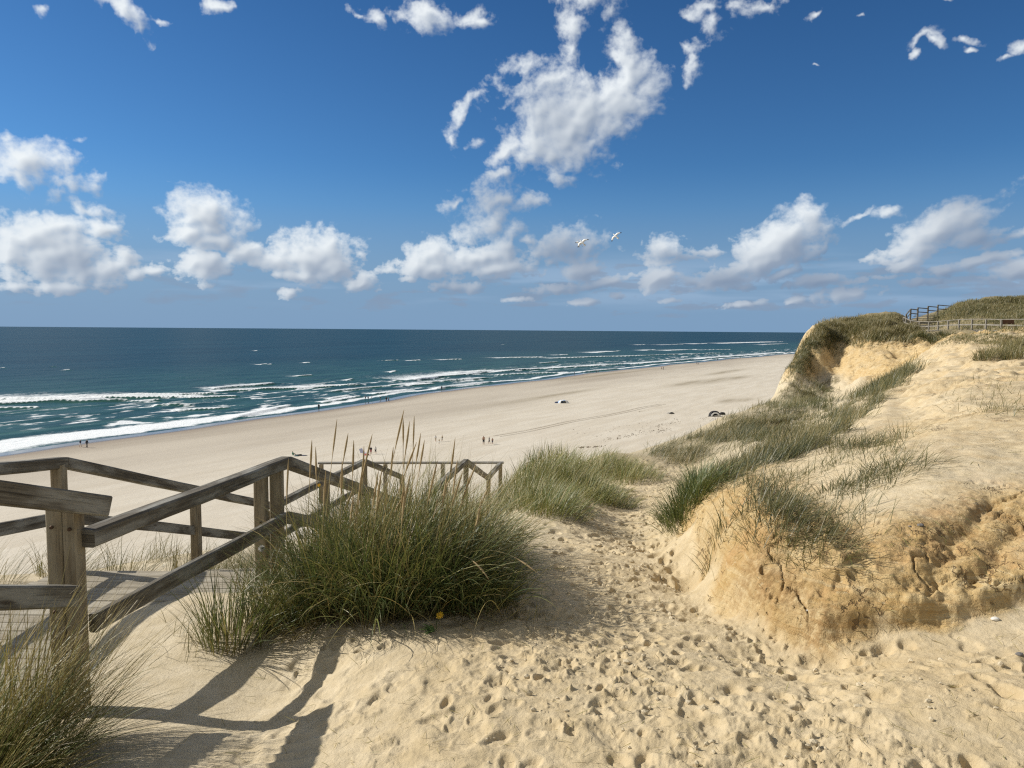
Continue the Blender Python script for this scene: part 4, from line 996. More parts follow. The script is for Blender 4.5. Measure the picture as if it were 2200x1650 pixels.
# long loose blades arching out over the sand in front
n = 210; x = RNG.uniform(-1.5, .05, n); y = 4.78 + RNG.normal(0, .12, n)
g.add(np.stack([x, y, interp_z(x, y) + .02], 1), R(150) + RNG.normal(0, .75, n), RNG.uniform(.35, .85, n), RNG.uniform(.5, 1.5, n), RNG.uniform(.45, .85, n), RNG.uniform(.005, .009, n), np.clip(RNG.normal(.35, .25, n), 0, 1), nseg=9)
n = 260; x = RNG.uniform(-1.5, .3, n); y = 4.72 + RNG.normal(0, .10, n)       # dry litter at the foot
g.add(np.stack([x, y, interp_z(x, y) + .01], 1), RNG.uniform(0, 6.28, n), RNG.uniform(.9, 1.45, n), RNG.uniform(-.1, .4, n), RNG.uniform(.15, .4, n), RNG.uniform(.003, .006, n), RNG.uniform(.75, 1, n), nseg=4)
g.build('blades', mb, origin=mb.location)
def straw_material():
    m, N, out = new_mat('seed_straw')
    s = N.attr('along')
    col = N.mix(N.ramp(s, .55, .7), (.42, .34, .15, 1), (.40, .29, .14, 1))
    principled(N, out, **{'Base Color': col, 'Roughness': .7})
    return m
M_STRAW = straw_material()
def stalk(parent, p0, p1, bend, ear=.24, r=.0026, er=.0065, nseg=16):
    """one flowering stem: a thin round stem and a spindle shaped ear"""
    p0, p1 = np.array(p0), np.array(p1); L = np.linalg.norm(p1 - p0); V, F, S = [], [], []
    for k in range(nseg + 1):
        t = k / nseg; c = p0 + (p1 - p0) * t + np.array(bend) * (t * t - t) * 1.0
        q = max(0.0, (t * L - (L - ear)) / ear)
        rad = r * (1.25 - .5 * t) if q <= 0 else er * (math.sin(math.pi * min(1, q * .93 + .09)) ** .7) * random.uniform(.82, 1.15) + .0012
        for j in range(5):
            a = 2 * math.pi * j / 5 + t * 3; V.append((c[0] + rad * math.cos(a), c[1] + rad * math.sin(a), c[2])); S.append(t if q <= 0 else 1.0)
    for k in range(nseg):
        for j in range(5):
            F.append((k * 5 + j, k * 5 + (j + 1) % 5, k * 5 + 5 + (j + 1) % 5, k * 5 + 5 + j))
    V = np.array(V) - np.array(parent.location)
    return np_mesh('seed_stalk', V, np.array(F), M_STRAW, {'along': np.array(S)}, parent=parent)
for tx, ty, bx, by, d in [(724, 900, 690, 1230, 5.2), (748, 930, 700, 1230, 5.3), (670, 945, 655, 1210, 5.1), (678, 960, 690, 1200, 5.2), (735, 990, 725, 1200, 5.0), (760, 945, 755, 1200, 5.4), (800, 932, 740, 1220, 5.1), (782, 958, 770, 1210, 5.3),
                          (868, 880, 800, 1220, 5.2), (866, 898, 860, 1240, 5.0), (880, 905, 835, 1240, 5.2), (890, 893, 884, 1230, 5.4), (904, 930, 860, 1200, 5.1), (912, 945, 870, 1230, 4.9), (895, 950, 800, 1230, 4.9), (978, 940, 950, 1150, 5.3), (620, 985, 618, 1170, 5.0),
                          (845, 960, 830, 1180, 5.5), (820, 1010, 800, 1200, 4.8), (940, 990, 900, 1200, 5.0), (700, 1010, 690, 1200, 4.9), (960, 1020, 920, 1240, 4.8), (1010, 1020, 960, 1200, 5.2), (1050, 1045, 990, 1200, 5.5), (870, 1040, 850, 1240, 4.7), (760, 1060, 745, 1250, 4.75), (1035, 1070, 1000, 1230, 5.0)]:
    a, b = at(bx, by, d), at(tx, ty, d + random.uniform(-.1, .25))
    a.z = min(a.z, gz(a.x, a.y) + .35); stalk(mb, a, b, (random.uniform(-.03, .06), 0, random.uniform(-.05, .05)), ear=random.uniform(.19, .28))
for k in range(16):
    bx = random.uniform(690, 980); by = random.uniform(1190, 1240); d = random.uniform(4.8, 5.5); tx = bx + random.uniform(10, 90); ty = random.uniform(985, 1075)
    a, b = at(bx, by, d), at(tx, ty, d + random.uniform(-.1, .25)); a.z = min(a.z, gz(a.x, a.y) + .35)
    stalk(mb, a, b, (random.uniform(-.03, .06), 0, random.uniform(-.05, .05)), ear=random.uniform(.15, .24))
for bx, by, tx, ty in [(1000, 1190, 1155, 1232), (960, 1200, 1050, 1245)]:
    a, b = at(bx, by, 4.85), at(tx, ty, 4.55); stalk(mb, a, b, (0, 0, -.30), ear=.16, er=.008)

# ---- clumps of their own
def clump(label, parts, group=None, cat='grass clump', mat=None):
    g = Grass()
    for p in parts: tuft(g, **p)
    cx, cy = parts[0]['cx'], parts[0]['cy']
    o = g.build('marram_grass_clump', origin=(cx, cy, gz(cx, cy)), mat=M_DRY if group == TU else None)
    tag(o, label, cat, group); return o
TU = 'sparse grass tufts on the clay bank'
GR = 'separate marram grass clumps around the path'
clump('loose green and straw grass clump before the handrail, left of the large clump',
      [dict(cx=-1.78, cy=4.72, rad=.22, n=380, L0=.3, L1=.75, w=.0065, tone=.45, tsd=.25, spread=.5, wind=.2, curl=.7, nseg=7),
       dict(cx=-1.62, cy=5.05, rad=.25, n=330, L0=.3, L1=.8, w=.006, tone=.35, tsd=.25, spread=.45, wind=.25, nseg=7),
       dict(cx=-1.5, cy=4.95, rad=.18, n=200, L0=.3, L1=.7, w=.006, tone=.6, tsd=.25, spread=.6, wind=.3, nseg=7)], GR)
bl = [dict(cx=-2.24, cy=3.02, rad=.22, n=400, L0=.45, L1=.95, w=.0055, tone=.5, tsd=.25, spread=.55, wind=.32, curl=.75, nseg=8),
      dict(cx=-2.50, cy=3.35, rad=.22, n=380, L0=.6, L1=1.15, w=.006, tone=.8, tsd=.22, spread=.4, wind=.30, curl=.6, nseg=8),
      dict(cx=-2.08, cy=2.78, rad=.2, n=360, L0=.3, L1=.65, w=.005, tone=.8, tsd=.2, spread=.7, wind=.32, curl=.8, nseg=8),
      dict(cx=-2.22, cy=3.38, rad=.16, n=230, L0=.7, L1=1.15, w=.006, tone=.9, tsd=.12, spread=.22, wind=.22, curl=.45, nseg=7),
      dict(cx=-2.22, cy=3.2, rad=.18, n=240, L0=.45, L1=.9, w=.0055, tone=.42, tsd=.25, spread=.5, wind=.35, curl=.7, nseg=7),
      dict(cx=-2.36, cy=2.95, rad=.28, n=260, L0=.5, L1=.9, w=.0055, tone=.45, tsd=.2, spread=.6, wind=.28, curl=.8, nseg=8)]
clump('windblown green and golden grass clump at the foot of the nearest post', bl, GR)
def px_clump(label, pts, n, L0, L1, tone, rad=.3, w=.007, group=GR, **k):
    P = []
    for (px, py) in pts:
        X, Y, ok = hit(px, py)
        P.append(dict(cx=float(X[0]), cy=float(Y[0]), rad=rad, n=n, L0=L0, L1=L1, w=w, tone=tone, **k))
    return clump(label, P, group)
px_clump('rounded dark grass clump with shadowed foot left of the path, behind the large clump', [(1140, 1085), (1175, 1100), (1195, 1112), (1110, 1060), (1165, 1072), (1205, 1090), (1090, 1050)], 330, .28, .62, .48, .36, .008, spread=.55, wind=.3)
px_clump('olive green grass clump left of the path where it drops towards the beach', [(1270, 1075), (1305, 1085), (1250, 1050), (1290, 1058), (1220, 1040), (1180, 1035)], 330, .28, .6, .52, .42, .009, spread=.55, wind=.3)
px_clump('far grass clump crowning the dune crest left of the path, against the beach', [(1350, 1022), (1320, 1012), (1280, 1008), (1240, 1010), (1200, 1012), (1150, 1020), (1365, 1035), (1300, 1025)], 380, .35, .7, .55, .6, .010, spread=.5, wind=.35)
px_clump('dark grass overhanging the left end of the clay bank above the path', [(1470, 1085), (1490, 1070), (1480, 1100), (1510, 1055), (1500, 1040)], 420, .3, .6, .30, .30, .008, spread=.8, wind=.2, curl=1.0)
TU = 'sparse grass tufts on the clay bank'
for lab, pts, n, tn in [
    ('drooping grass tuft at the broken edge of the clay bank, nearest the path', [(1580, 1100)], 300, .40),
    ('broad grey green tuft in the middle of the clay bank, above the orange face', [(1690, 1075), (1720, 1100), (1650, 1095), (1670, 1120)], 260, .45),
    ('thin straw tuft low on the clay bank, hanging over the orange face', [(1700, 1160), (1718, 1155), (1735, 1150)], 120, .62),
    ('small wiry tuft furthest down the clay bank, right of the thin straw tuft', [(1785, 1190), (1777, 1180), (1770, 1170)], 80, .55),
    ('spiky green tuft on pale sand high on the clay bank', [(1830, 1045), (1860, 1040), (1800, 1060)], 220, .42),
    ('upright tuft at the right end of the row on the clay bank', [(1905, 1015), (1930, 1030), (1945, 1005)], 150, .46),
    ('dry low tuft between the bank edge and the ridge of grass', [(1660, 1045), (1720, 1035), (1690, 1030)], 130, .55),
    ('lone small tuft on bare yellow sand at the right of the slope', [(1990, 1000), (1988, 997)], 40, .55),
    ('short tuft on the shoulder of the slope below the yellow sand', [(1830, 960), (1800, 965)], 220, .45),
    ('dark tuft beside the short tuft on the shoulder of the slope', [(1880, 958), (1860, 965)], 220, .36),
    ('small tuft on the yellow slope, furthest right of the shoulder tufts', [(1953, 938)], 150, .45),
    ('pale tuft at the right edge on the brow of the yellow slope', [(2140, 885), (2160, 880)], 110, .62)]:
    px_clump(lab, pts, int(n * .72), .14, .38, tn, .21, .0050, TU, spread=1.05, wind=.5, curl=1.0, nseg=5)
px_clump('large windblown tuft at the right edge, below the far boardwalk', [(2150, 765), (2175, 758), (2195, 770), (2130, 775), (2200, 750)], 300, .5, .9, .62, .6, .02, TU, spread=.6, wind=.5, nseg=4)
px_clump('dark flat bush of grass at the lip of the bluff, below the stair', [(1955, 733), (1985, 728), (2010, 735), (2030, 725)], 260, .5, .8, .36, .7, .03, TU, spread=.9, wind=.3, nseg=4)

# ---- cover nobody could count
g = Grass()
def cover(poly, tufts, per, L0, L1, w, tone, rad, tsd=.16, nseg=4, spread=.5, wind=.45, thin=None, curl=.6):
    px, py = in_poly(poly, tufts); X, Y, ok = hit(px, py)
    X, Y = X[ok], Y[ok]
    if thin is not None:
        kk = fbm(X / thin, Y / thin, 3, 171) + RNG.normal(0, .12, len(X)) > .0
        X, Y = X[kk], Y[kk]
    m = len(X)
    if not m: return
    x = np.repeat(X, per) + RNG.normal(0, rad, m * per); y = np.repeat(Y, per) + RNG.normal(0, rad, m * per); n = len(x)
    h, t = lean(RNG.uniform(0, 6.28, n), np.abs(RNG.normal(0, spread, n)), wind * RNG.uniform(.5, 1.5, n))
    tn = np.repeat(tone + tsd * 1.3 * fbm(X / 2.0, Y / 2.0, 3, 177) + RNG.normal(0, tsd * .7, m), per) + RNG.normal(0, tsd * .6, n)
    g.add(np.stack([x, y, interp_z(x, y) - .03], 1), h, np.clip(t, 0, 1.4), curl * RNG.uniform(.3, 1.5, n), RNG.uniform(L0, L1, n), w * RNG.uniform(.7, 1.3, n), np.clip(tn, 0, 1), nseg=nseg)
RIDGE = [(1465, 1080), (1490, 1035), (1560, 1000), (1640, 965), (1740, 925), (1800, 880), (1850, 845), (1900, 815), (1945, 790), (1960, 800), (1905, 845), (1870, 890), (1800, 935), (1700, 985), (1600, 1025), (1530, 1060)]
cover(RIDGE, 600, 42, .20, .48, .0072, .50, .10, tsd=.30, wind=.75, thin=.8)
cover(RIDGE, 90, 22, .25, .45, .008, .62, .2, tsd=.2, wind=.7)
cover([(1830, 860), (1945, 790), (1965, 800), (1890, 850)], 120, 30, .5, .85, .018, .42, .3, nseg=3)
cover([(1390, 985), (1440, 955), (1520, 930), (1580, 905), (1660, 900), (1560, 970), (1490, 1000), (1440, 1000)], 430, 24, .26, .55, .010, .54, .2, tsd=.28, wind=.75, thin=1.3)
cover([(1550, 900), (1640, 868), (1700, 830), (1740, 850), (1760, 880), (1680, 940), (1580, 970)], 620, 20, .25, .5, .013, .52, .22, thin=1.6, nseg=3, wind=.75, tsd=.26)
cover([(1690, 792), (1722, 740), (1768, 722), (1750, 742), (1732, 772), (1702, 800)], 260, 22, .25, .45, .020, .5, .35, nseg=3)
cover([(1688, 815), (1712, 755), (1752, 722), (1762, 740), (1738, 790), (1712, 830)], 260, 20, .2, .4, .018, .5, .35, nseg=3)
cover([(1700, 860), (1770, 815), (1790, 830), (1740, 880)], 120, 22, .25, .5, .018, .5, .3, nseg=3, thin=1.6)
cover([(1690, 845), (1760, 835), (1800, 850), (1760, 880), (1700, 885)], 130, 24, .35, .6, .022, .5, .4, nseg=3, thin=2.)
cover([(1725, 740), (1765, 716), (1800, 692), (1880, 684), (1932, 680), (1938, 700), (1970, 722), (1930, 738), (1850, 730), (1780, 733)], 1500, 20, .4, .75, .032, .66, .5, nseg=3, tsd=.16)
cover([(2000, 694), (2018, 668), (2080, 650), (2200, 642), (2230, 686), (2100, 684), (2020, 688)], 1500, 18, .4, .7, .038, .58, .6, nseg=3, tsd=.17)
cover([(1975, 710), (2000, 692), (2225, 684), (2225, 714), (2060, 711)], 420, 16, .25, .5, .03, .58, .5, nseg=3, tsd=.2)
cover([(1960, 723), (2060, 725), (2200, 732), (2200, 745), (2060, 733), (1980, 737)], 330, 18, .12, .28, .022, .66, .4, nseg=3)
# scattered thin grass on the slopes and behind the boardwalk
cover([(1560, 1010), (1750, 960), (1900, 930), (1960, 980), (1900, 1050), (1840, 1150), (1720, 1190), (1570, 1120)], 330, 10, .12, .34, .0048, .5, .09, spread=.8, nseg=4, thin=.8)
cover([(1650, 870), (1760, 850), (1800, 900), (1720, 930), (1640, 930)], 160, 14, .25, .5, .014, .46, .2, spread=.7, nseg=3)
cover([(240, 1185), (480, 1100), (640, 1040), (640, 1110), (500, 1160), (330, 1215)], 170, 16, .3, .7, .007, .66, .13, spread=.5)
cover([(-80, 1130), (60, 1110), (180, 1120), (250, 1170), (150, 1230), (-60, 1230)], 150, 18, .3, .7, .007, .66, .14, spread=.5)
cover([(600, 1050), (1060, 1030), (1100, 1070), (900, 1100), (640, 1100)], 200, 18, .3, .6, .008, .58, .18, spread=.45)
cover([(2000, 820), (2200, 800), (2200, 900), (2050, 900)], 30, 8, .12, .3, .008, .6, .12, spread=.9, nseg=3)
cover([(330, 1380), (640, 1340), (640, 1400), (420, 1430)], 26, 6, .12, .35, .0045, .75, .08, spread=.9, nseg=4)
for cx, cy, n in [(-3.78, 8.6, 160), (-3.72, 9.2, 220), (-3.7, 9.9, 240), (-3.62, 10.6, 240), (-3.5, 11.4, 240), (-3.95, 9.6, 200), (-4.6, 7.6, 160), (-4.35, 8.3, 160), (-5.0, 7.0, 150), (-5.6, 6.6, 150), (-4.9, 8.0, 160), (-2.0, 9.6, 160), (-1.75, 10.6, 220), (-1.6, 8.9, 160), (-6.2, 7.2, 160), (-1.5, 12.0, 240), (-.9, 13, 240), (-1.3, 7.6, 200), (-.6, 11.5, 300), (-.45, 12.5, 300), (-.3, 13.5, 300), (-.2, 14.6, 300), (-.8, 10.5, 300), (-.5, 9.6, 260), (-.9, 9.0, 240), (-.15, 11.2, 260)]:
    tuft(g, cx, cy, .26, n, .3, .72, w=.0065, tone=.68, tsd=.2, spread=.5, wind=.35, nseg=4)
cg = g.build('dune_grass', mat=M_DRY); tag(cg, 'windblown marram grass covering the ridge, the seaward slope and the bluff top', 'grass', kind='stuff')
# bits of straw and root lying on the sand
g = Grass()
px, py = in_poly([(330, 1650), (560, 1420), (1100, 1390), (1500, 1150), (2200, 900), (2200, 1650)], 900); X, Y, ok = hit(px, py); X, Y = X[ok], Y[ok]; n = len(X)
g.add(np.stack([X, Y, interp_z(X, Y) + .004], 1), RNG.uniform(0, 6.28, n), RNG.uniform(1.2, 1.55, n), RNG.uniform(-.1, .15, n), RNG.uniform(.02, .11, n) * np.clip(Y / 4, .8, 2.5), RNG.uniform(.0018, .004, n) * np.clip(Y / 4, .8, 3), RNG.uniform(.55, 1, n), nseg=3)
px, py = in_poly([(1475, 1105), (1500, 1115), (1600, 1140), (1780, 1160), (1920, 1120), (2050, 1120), (2100, 1150), (1950, 1180), (1780, 1210), (1600, 1190), (1500, 1150)], 260); X, Y, ok = hit(px, py); X, Y = X[ok], Y[ok]; n = len(X)
g.add(np.stack([X, Y, interp_z(X, Y) + .012], 1), R(190) + RNG.normal(0, .6, n), RNG.uniform(1.4, 2.2, n), RNG.uniform(.2, .9, n), RNG.uniform(.05, .18, n), RNG.uniform(.0015, .003, n), RNG.uniform(.3, .9, n), nseg=4)
st = g.build('straw_litter'); tag(st, 'bits of dry straw and root scattered over the sand', 'straw', kind='stuff')

# ------------------------------------------------------------------ people on the beach
def flat_mat(name, col, rough=.8):
    m, N, out = new_mat(name)
    n = N.noise(N.n('ShaderNodeTexCoord').outputs['Object'], 14, 3, .6)
    c = N.mix(N.ramp(n, .3, .7), tuple(x * .85 for x in col[:3]) + (1,), tuple(min(1, x * 1.1) for x in col[:3]) + (1,))
    principled(N, out, **{'Base Color': c, 'Roughness': rough}); return m
M_SKIN = flat_mat('skin', (.42, .24, .16)); M_HAIR = flat_mat('hair', (.06, .04, .025))
CLOTH = {k: flat_mat('cloth_' + k, c) for k, c in dict(dark=(.025, .028, .035), white=(.78, .78, .76), navy=(.03, .045, .10), teal=(.03, .08, .09), green=(.03, .22, .14), red=(.35, .05, .05), grey=(.25, .26, .28), blue=(.26, .42, .70), beige=(.5, .42, .3), black=(.012, .012, .014), lavender=(.48, .50, .66)).items()}
def skin_body(name, J, E, rad):
    me = bpy.data.meshes.new(name); me.from_pydata([Vector(j) for j in J], E, []); o = bpy.data.objects.new(name, me); COL.objects.link(o)
    md = o.modifiers.new('skin', 'SKIN'); me.skin_vertices.new() if not me.skin_vertices else None
    for i, r in enumerate(rad):
        sv = me.skin_vertices[0].data[i]; sv.radius = r if isinstance(r, tuple) else (r, r); sv.use_root = (i == 0)
    sb = o.modifiers.new('sub', 'SUBSURF'); sb.levels = 1; sb.render_levels = 1
    dg_ = bpy.context.evaluated_depsgraph_get(); dg_.update()
    em = bpy.data.meshes.new_from_object(o.evaluated_get(dg_))
    bpy.data.objects.remove(o); bpy.data.meshes.remove(me); em.name = name
    bm = bmesh.new(); bm.from_mesh(em); bmesh.ops.delete(bm, geom=[v for v in bm.verts if not v.link_faces], context='VERTS'); bm.to_mesh(em); bm.free()
    return em
def pose(kind):
    """joints of a 1.75 m figure facing -y: pelvis, spine, neck, head, arms, legs"""
    st = {'stand': (.10, -.02, .02, 0), 'walk': (.09, .26, -.24, .2), 'stride': (.09, -.22, .28, -.2)}.get(kind, (.10, 0, 0, 0))
    w, la, ra, sw = st
    if kind == 'sit':
        J = [(0, 0, .16), (0, .04, .40), (0, .05, .62), (0, .03, .70), (0, 0, .80), (0, -.01, .90),
             (-.19, .04, .60), (-.25, -.12, .42), (-.18, -.34, .34), (.19, .04, .60), (.25, -.12, .42), (.18, -.34, .34),
             (-.10, -.04, .15), (-.14, -.40, .42), (-.15, -.62, .06), (-.15, -.74, .04), (.10, -.04, .15), (.14, -.40, .40), (.15, -.64, .06), (.15, -.76, .04)]
    elif kind == 'bend':
        J = [(0, 0, .90), (0, -.22, 1.06), (0, -.42, 1.18), (0, -.50, 1.18), (0, -.58, 1.18), (0, -.68, 1.16),
             (-.18, -.42, 1.12), (-.19, -.46, .84), (-.18, -.52, .60), (.18, -.42, 1.12), (.19, -.46, .84), (.18, -.50, .60),
             (-.10, 0, .84), (-.11, -.03, .47), (-.11, .03, .08), (-.11, -.12, .04), (.10, 0, .84), (.11, -.03, .47), (.11, .03, .08), (.11, -.12, .04)]
    else:
        J = [(0, 0, .93), (0, .01, 1.16), (0, 0, 1.40), (0, -.01, 1.48), (0, -.03, 1.57), (0, -.03, 1.70),
             (-.19, 0, 1.40), (-.24, .02 - sw * .4, 1.12), (-.23, -.06 - sw * .9, .88), (.19, 0, 1.40), (.24, .02 + sw * .4, 1.12), (.23, -.06 + sw * .9, .88),
             (-w, 0, .88), (-w, la * .45 - .03, .48), (-w, la, .08), (-w, la - .14, .04), (w, 0, .88), (w, ra * .45 - .03, .48), (w, ra, .08), (w, ra - .14, .04)]
    E = [(0, 1), (1, 2), (2, 3), (3, 4), (4, 5), (2, 6), (6, 7), (7, 8), (2, 9), (9, 10), (10, 11), (0, 12), (12, 13), (13, 14), (14, 15), (0, 16), (16, 17), (17, 18), (18, 19)]
    rad = [(.15, .11), (.14, .10), (.16, .10), .055, (.085, .10), (.07, .08), .065, .047, .034, .065, .047, .034, .09, .062, .042, .035, .09, .062, .042, .035]
    return J, E, rad
def shell(body, keep, off, name):
    """clothing: the part of the body inside the region, grown outwards"""
    bm = bmesh.new(); bm.from_mesh(body); bm.normal_update()
    for v in bm.verts: v.co += v.normal * off
    kill = [f for f in bm.faces if not keep(f.calc_center_median())]
    bmesh.ops.delete(bm, geom=kill, context='FACES')
    left = set(bm.faces); best = []
    while left:                                # keep the one largest piece
        st = [left.pop()]; isl = [st[0]]
        while st:
            for e in st.pop().edges:
                for f in e.link_faces:
                    if f in left: left.remove(f); isl.append(f); st.append(f)
        if len(isl) > len(best): best = isl
    bs_ = set(best); bmesh.ops.delete(bm, geom=[f for f in bm.faces if f not in bs_], context='FACES')
    bmesh.ops.delete(bm, geom=[v for v in bm.verts if not v.link_faces], context='VERTS')
    me = bpy.data.meshes.new(name); bm.to_mesh(me); bm.free(); return me
POSES = {}
for k in ('stand', 'walk', 'stride', 'sit', 'bend'):
    b = skin_body('person', *pose(k)); b.materials.append(M_SKIN)
    for p in b.polygons: p.use_smooth = True
    if k == 'sit':
        top_r = lambda c: .16 < c.z < .70 and c.y > -.2; leg_r = lambda c: c.z < .5 and c.y > -.42; hair_r = lambda c: c.z > .80 and (c.y > -.02 or c.z > .90)
    elif k == 'bend':
        top_r = lambda c: c.y < -.08 and c.y > -.5 and c.z > .85; leg_r = lambda c: .45 < c.z < 1.02 and c.y > -.2; hair_r = lambda c: c.y < -.52 and c.z > 1.18
    else:
        top_r = lambda c: .92 < c.z < 1.47 and not (abs(c.x) > .2 and c.z < 1.12); leg_r = lambda c: .45 < c.z < 1.0 and abs(c.x) < .2; hair_r = lambda c: c.z > 1.6 and (c.y > -.05 or c.z > 1.70)
    long_r = (lambda c: .09 < c.z < 1.0 and abs(c.x) < .2)
    POSES[k] = dict(body=b, shirt=shell(b, top_r, .016, 'shirt'), shorts=shell(b, leg_r, .020, 'shorts'), trousers=shell(b, long_r if k not in ('sit', 'bend') else leg_r, .018, 'trousers'), hair=shell(b, hair_r, .018, 'hair'))
    for n_ in ('shirt', 'shorts', 'trousers', 'hair'):
        POSES[k][n_].materials.append(M_HAIR)
        for p in POSES[k][n_].polygons: p.use_smooth = True
def person(px, py, hpx, kind, top_c, low, low_c, facing, label, group=None, wade=0.0):
    """feet at the pixel on the beach; hpx = figure height in photo pixels"""
    z = 1.0; p = None
    for _ in range(6):
        p = at_z(px, py, z); z = float(beach_z(np.array([p.x]), np.array([p.y]))[0])
    sc = hpx * p.y / FPX / (1.75 if kind != 'sit' else .95)
    sc = min(max(sc, .6), 1.12)
    o = bpy.data.objects.new('person', POSES[kind]['body']); COL.objects.link(o)
    o.location = (p.x, p.y, z + .03 - wade); o.rotation_euler = (0, 0, R(facing)); o.scale = (sc, sc, sc)
    tag(o, label, 'person', group)
    for nm, c in (('shirt', top_c), (low, low_c), ('hair', None)):
        if nm is None or (nm == 'shirt' and c is None): continue
        ch = bpy.data.objects.new(nm, POSES[kind][nm]); COL.objects.link(ch); ch.parent = o
        if c: ch.material_slots[0].link = 'OBJECT'; ch.material_slots[0].material = CLOTH[c]
    return o
BP = 'people on the beach'
for a in [(173, 961, 16, 'walk', 'navy', 'shorts', 'white', 70, 'walker in dark top and white shorts at the left waterline, behind a second walker'),
          (187, 962, 18, 'stride', 'dark', 'trousers', 'dark', 75, 'walker all in dark clothes leading the pair at the left waterline'),
          (685, 881, 14, 'stand', 'teal', 'trousers', 'dark', 200, 'lone person in dark teal standing in the wash at the waterline'),
          (785, 859, 10, 'stand', 'grey', 'shorts', 'dark', 160, 'person in grey wading, leftmost of three in the shallow wash'),
          (791, 860, 9, 'stand', 'navy', 'shorts', 'dark', 30, 'person in navy wading, middle of three in the shallow wash'),
          (798.5, 858, 9, 'stand', 'white', 'shorts', 'dark', 100, 'person in white top wading, right of three in the shallow wash'),
          (818, 858, 9, 'bend', 'white', 'shorts', 'dark', 250, 'person in white top bending down at the edge of the wash'),
          (830, 863.5, 11, 'stand', 'black', 'trousers', 'dark', 20, 'taller dark figure of the pair facing the surf on wet sand'),
          (835, 864, 11, 'walk', 'grey', 'shorts', 'black', 60, 'shorter figure in grey beside the taller dark figure on wet sand'),
          (949, 839, 11, 'stand', 'navy', 'trousers', 'dark', 10, 'left figure of the dark pair at the waterline mid beach'),
          (954, 839.5, 9, 'stand', 'dark', 'shorts', 'grey', 300, 'right figure of the dark pair at the waterline mid beach'),
          (1234, 804, 6, 'stand', 'white', 'shorts', 'grey', 0, 'far person in white paddling in the surf'),
          (1281, 801, 6, 'walk', 'dark', 'trousers', 'dark', 50, 'left of two far dark figures walking in the wash'),
          (1285.5, 801, 6, 'stand', 'dark', 'shorts', 'navy', 90, 'right of two far dark figures walking in the wash'),
          (1421.5, 794, 8, 'walk', 'red', 'trousers', 'dark', 60, 'far walker in a red top on the damp sand'),
          (1425, 794.5, 8, 'stride', 'dark', 'trousers', 'black', 60, 'far walker in black beside the one in a red top'),
          (1497, 783, 6, 'walk', 'dark', 'trousers', 'dark', 50, 'very distant walker, left of a dark pair near the far waterline'),
          (1500, 783, 6, 'walk', 'grey', 'trousers', 'dark', 50, 'very distant walker, right of a dark pair near the far waterline'),
          (1541, 775, 5, 'stand', 'dark', 'trousers', 'dark', 0, 'tiny dark figure beyond the distant pair along the shore'),
          (1572, 773, 5, 'stand', 'white', 'trousers', 'grey', 0, 'tiny pale figure far along the shore'),
          (1590, 770, 5, 'stand', 'dark', 'trousers', 'dark', 0, 'furthest tiny dark figure along the shore'),
          (936, 949, 14, 'stand', 'white', 'shorts', 'beige', 40, 'child in white at the left of the digging group on the dry sand'),
          (943.5, 954, 11, 'stand', 'beige', 'shorts', 'white', 330, 'smallest child of the group, nearest the viewer on the dry sand'),
          (950, 948, 14, 'walk', 'beige', 'shorts', 'dark', 300, 'child with dark shorts at the right of the digging group'),
          (1039, 956, 20, 'stand', None, 'shorts', 'black', 180, 'bare chested man in black shorts standing on the dry sand'),
          (1051, 953.5, 15, 'stride', 'dark', 'shorts', 'black', 120, 'child in dark swimwear beside the bare chested man'),
          (1058, 954.5, 14, 'stand', None, 'shorts', 'navy', 200, 'bare chested child at the right of the man in black shorts'),
          (797, 976, 17, 'stand', 'black', 'shorts', 'red', 0, 'person in black top standing by the pale folding chair'),
          (807, 975, 16, 'walk', 'white', 'shorts', 'dark', 200, 'person in white top and dark shorts walking by the lookout'),
          (629, 979, 10, 'sit', 'green', 'trousers', 'green', 90, 'person in a green hooded towel sitting on the dry sand')]:
    person(*a, group=BP)

def on_beach(px, py):
    z = 1.0
    for _ in range(6):
        p = at_z(px, py, z); z = float(beach_z(np.array([p.x]), np.array([p.y]))[0])
    return Vector((p.x, p.y, z))
def dome(name, w, d, h, mats, stripe, parent, open_front=None, nu=24, nv=10):
    """pop-up shelter: half a flattened shell in stripes"""
    bm = bmesh.new(); grid = []
    for j in range(nv + 1):
        e = (math.pi / 2) * j / nv; row = []
        for i in range(nu):
            a = 2 * math.pi * i / nu; row.append(bm.verts.new((w * math.cos(a) * math.cos(e) ** .8, d * math.sin(a) * math.cos(e) ** .8, h * math.sin(e))))
        grid.append(row)
    for j in range(nv):
        for i in range(nu):
            a = 2 * math.pi * (i + .5) / nu
            if open_front and abs((a - math.pi * 1.5)) < open_front and j < nv * .6: continue
            q = [grid[j][i], grid[j][(i + 1) % nu], grid[j + 1][(i + 1) % nu], grid[j + 1][i]]
            f = bm.faces.new(q); f.material_index = stripe(i, j); f.smooth = True
    bmesh.ops.remove_doubles(bm, verts=bm.verts, dist=.002)
    me = bpy.data.meshes.new(name); bm.to_mesh(me); bm.free()
    for m in mats: me.materials.append(m)
    o = bpy.data.objects.new(name, me); COL.objects.link(o); o.parent = parent; return o
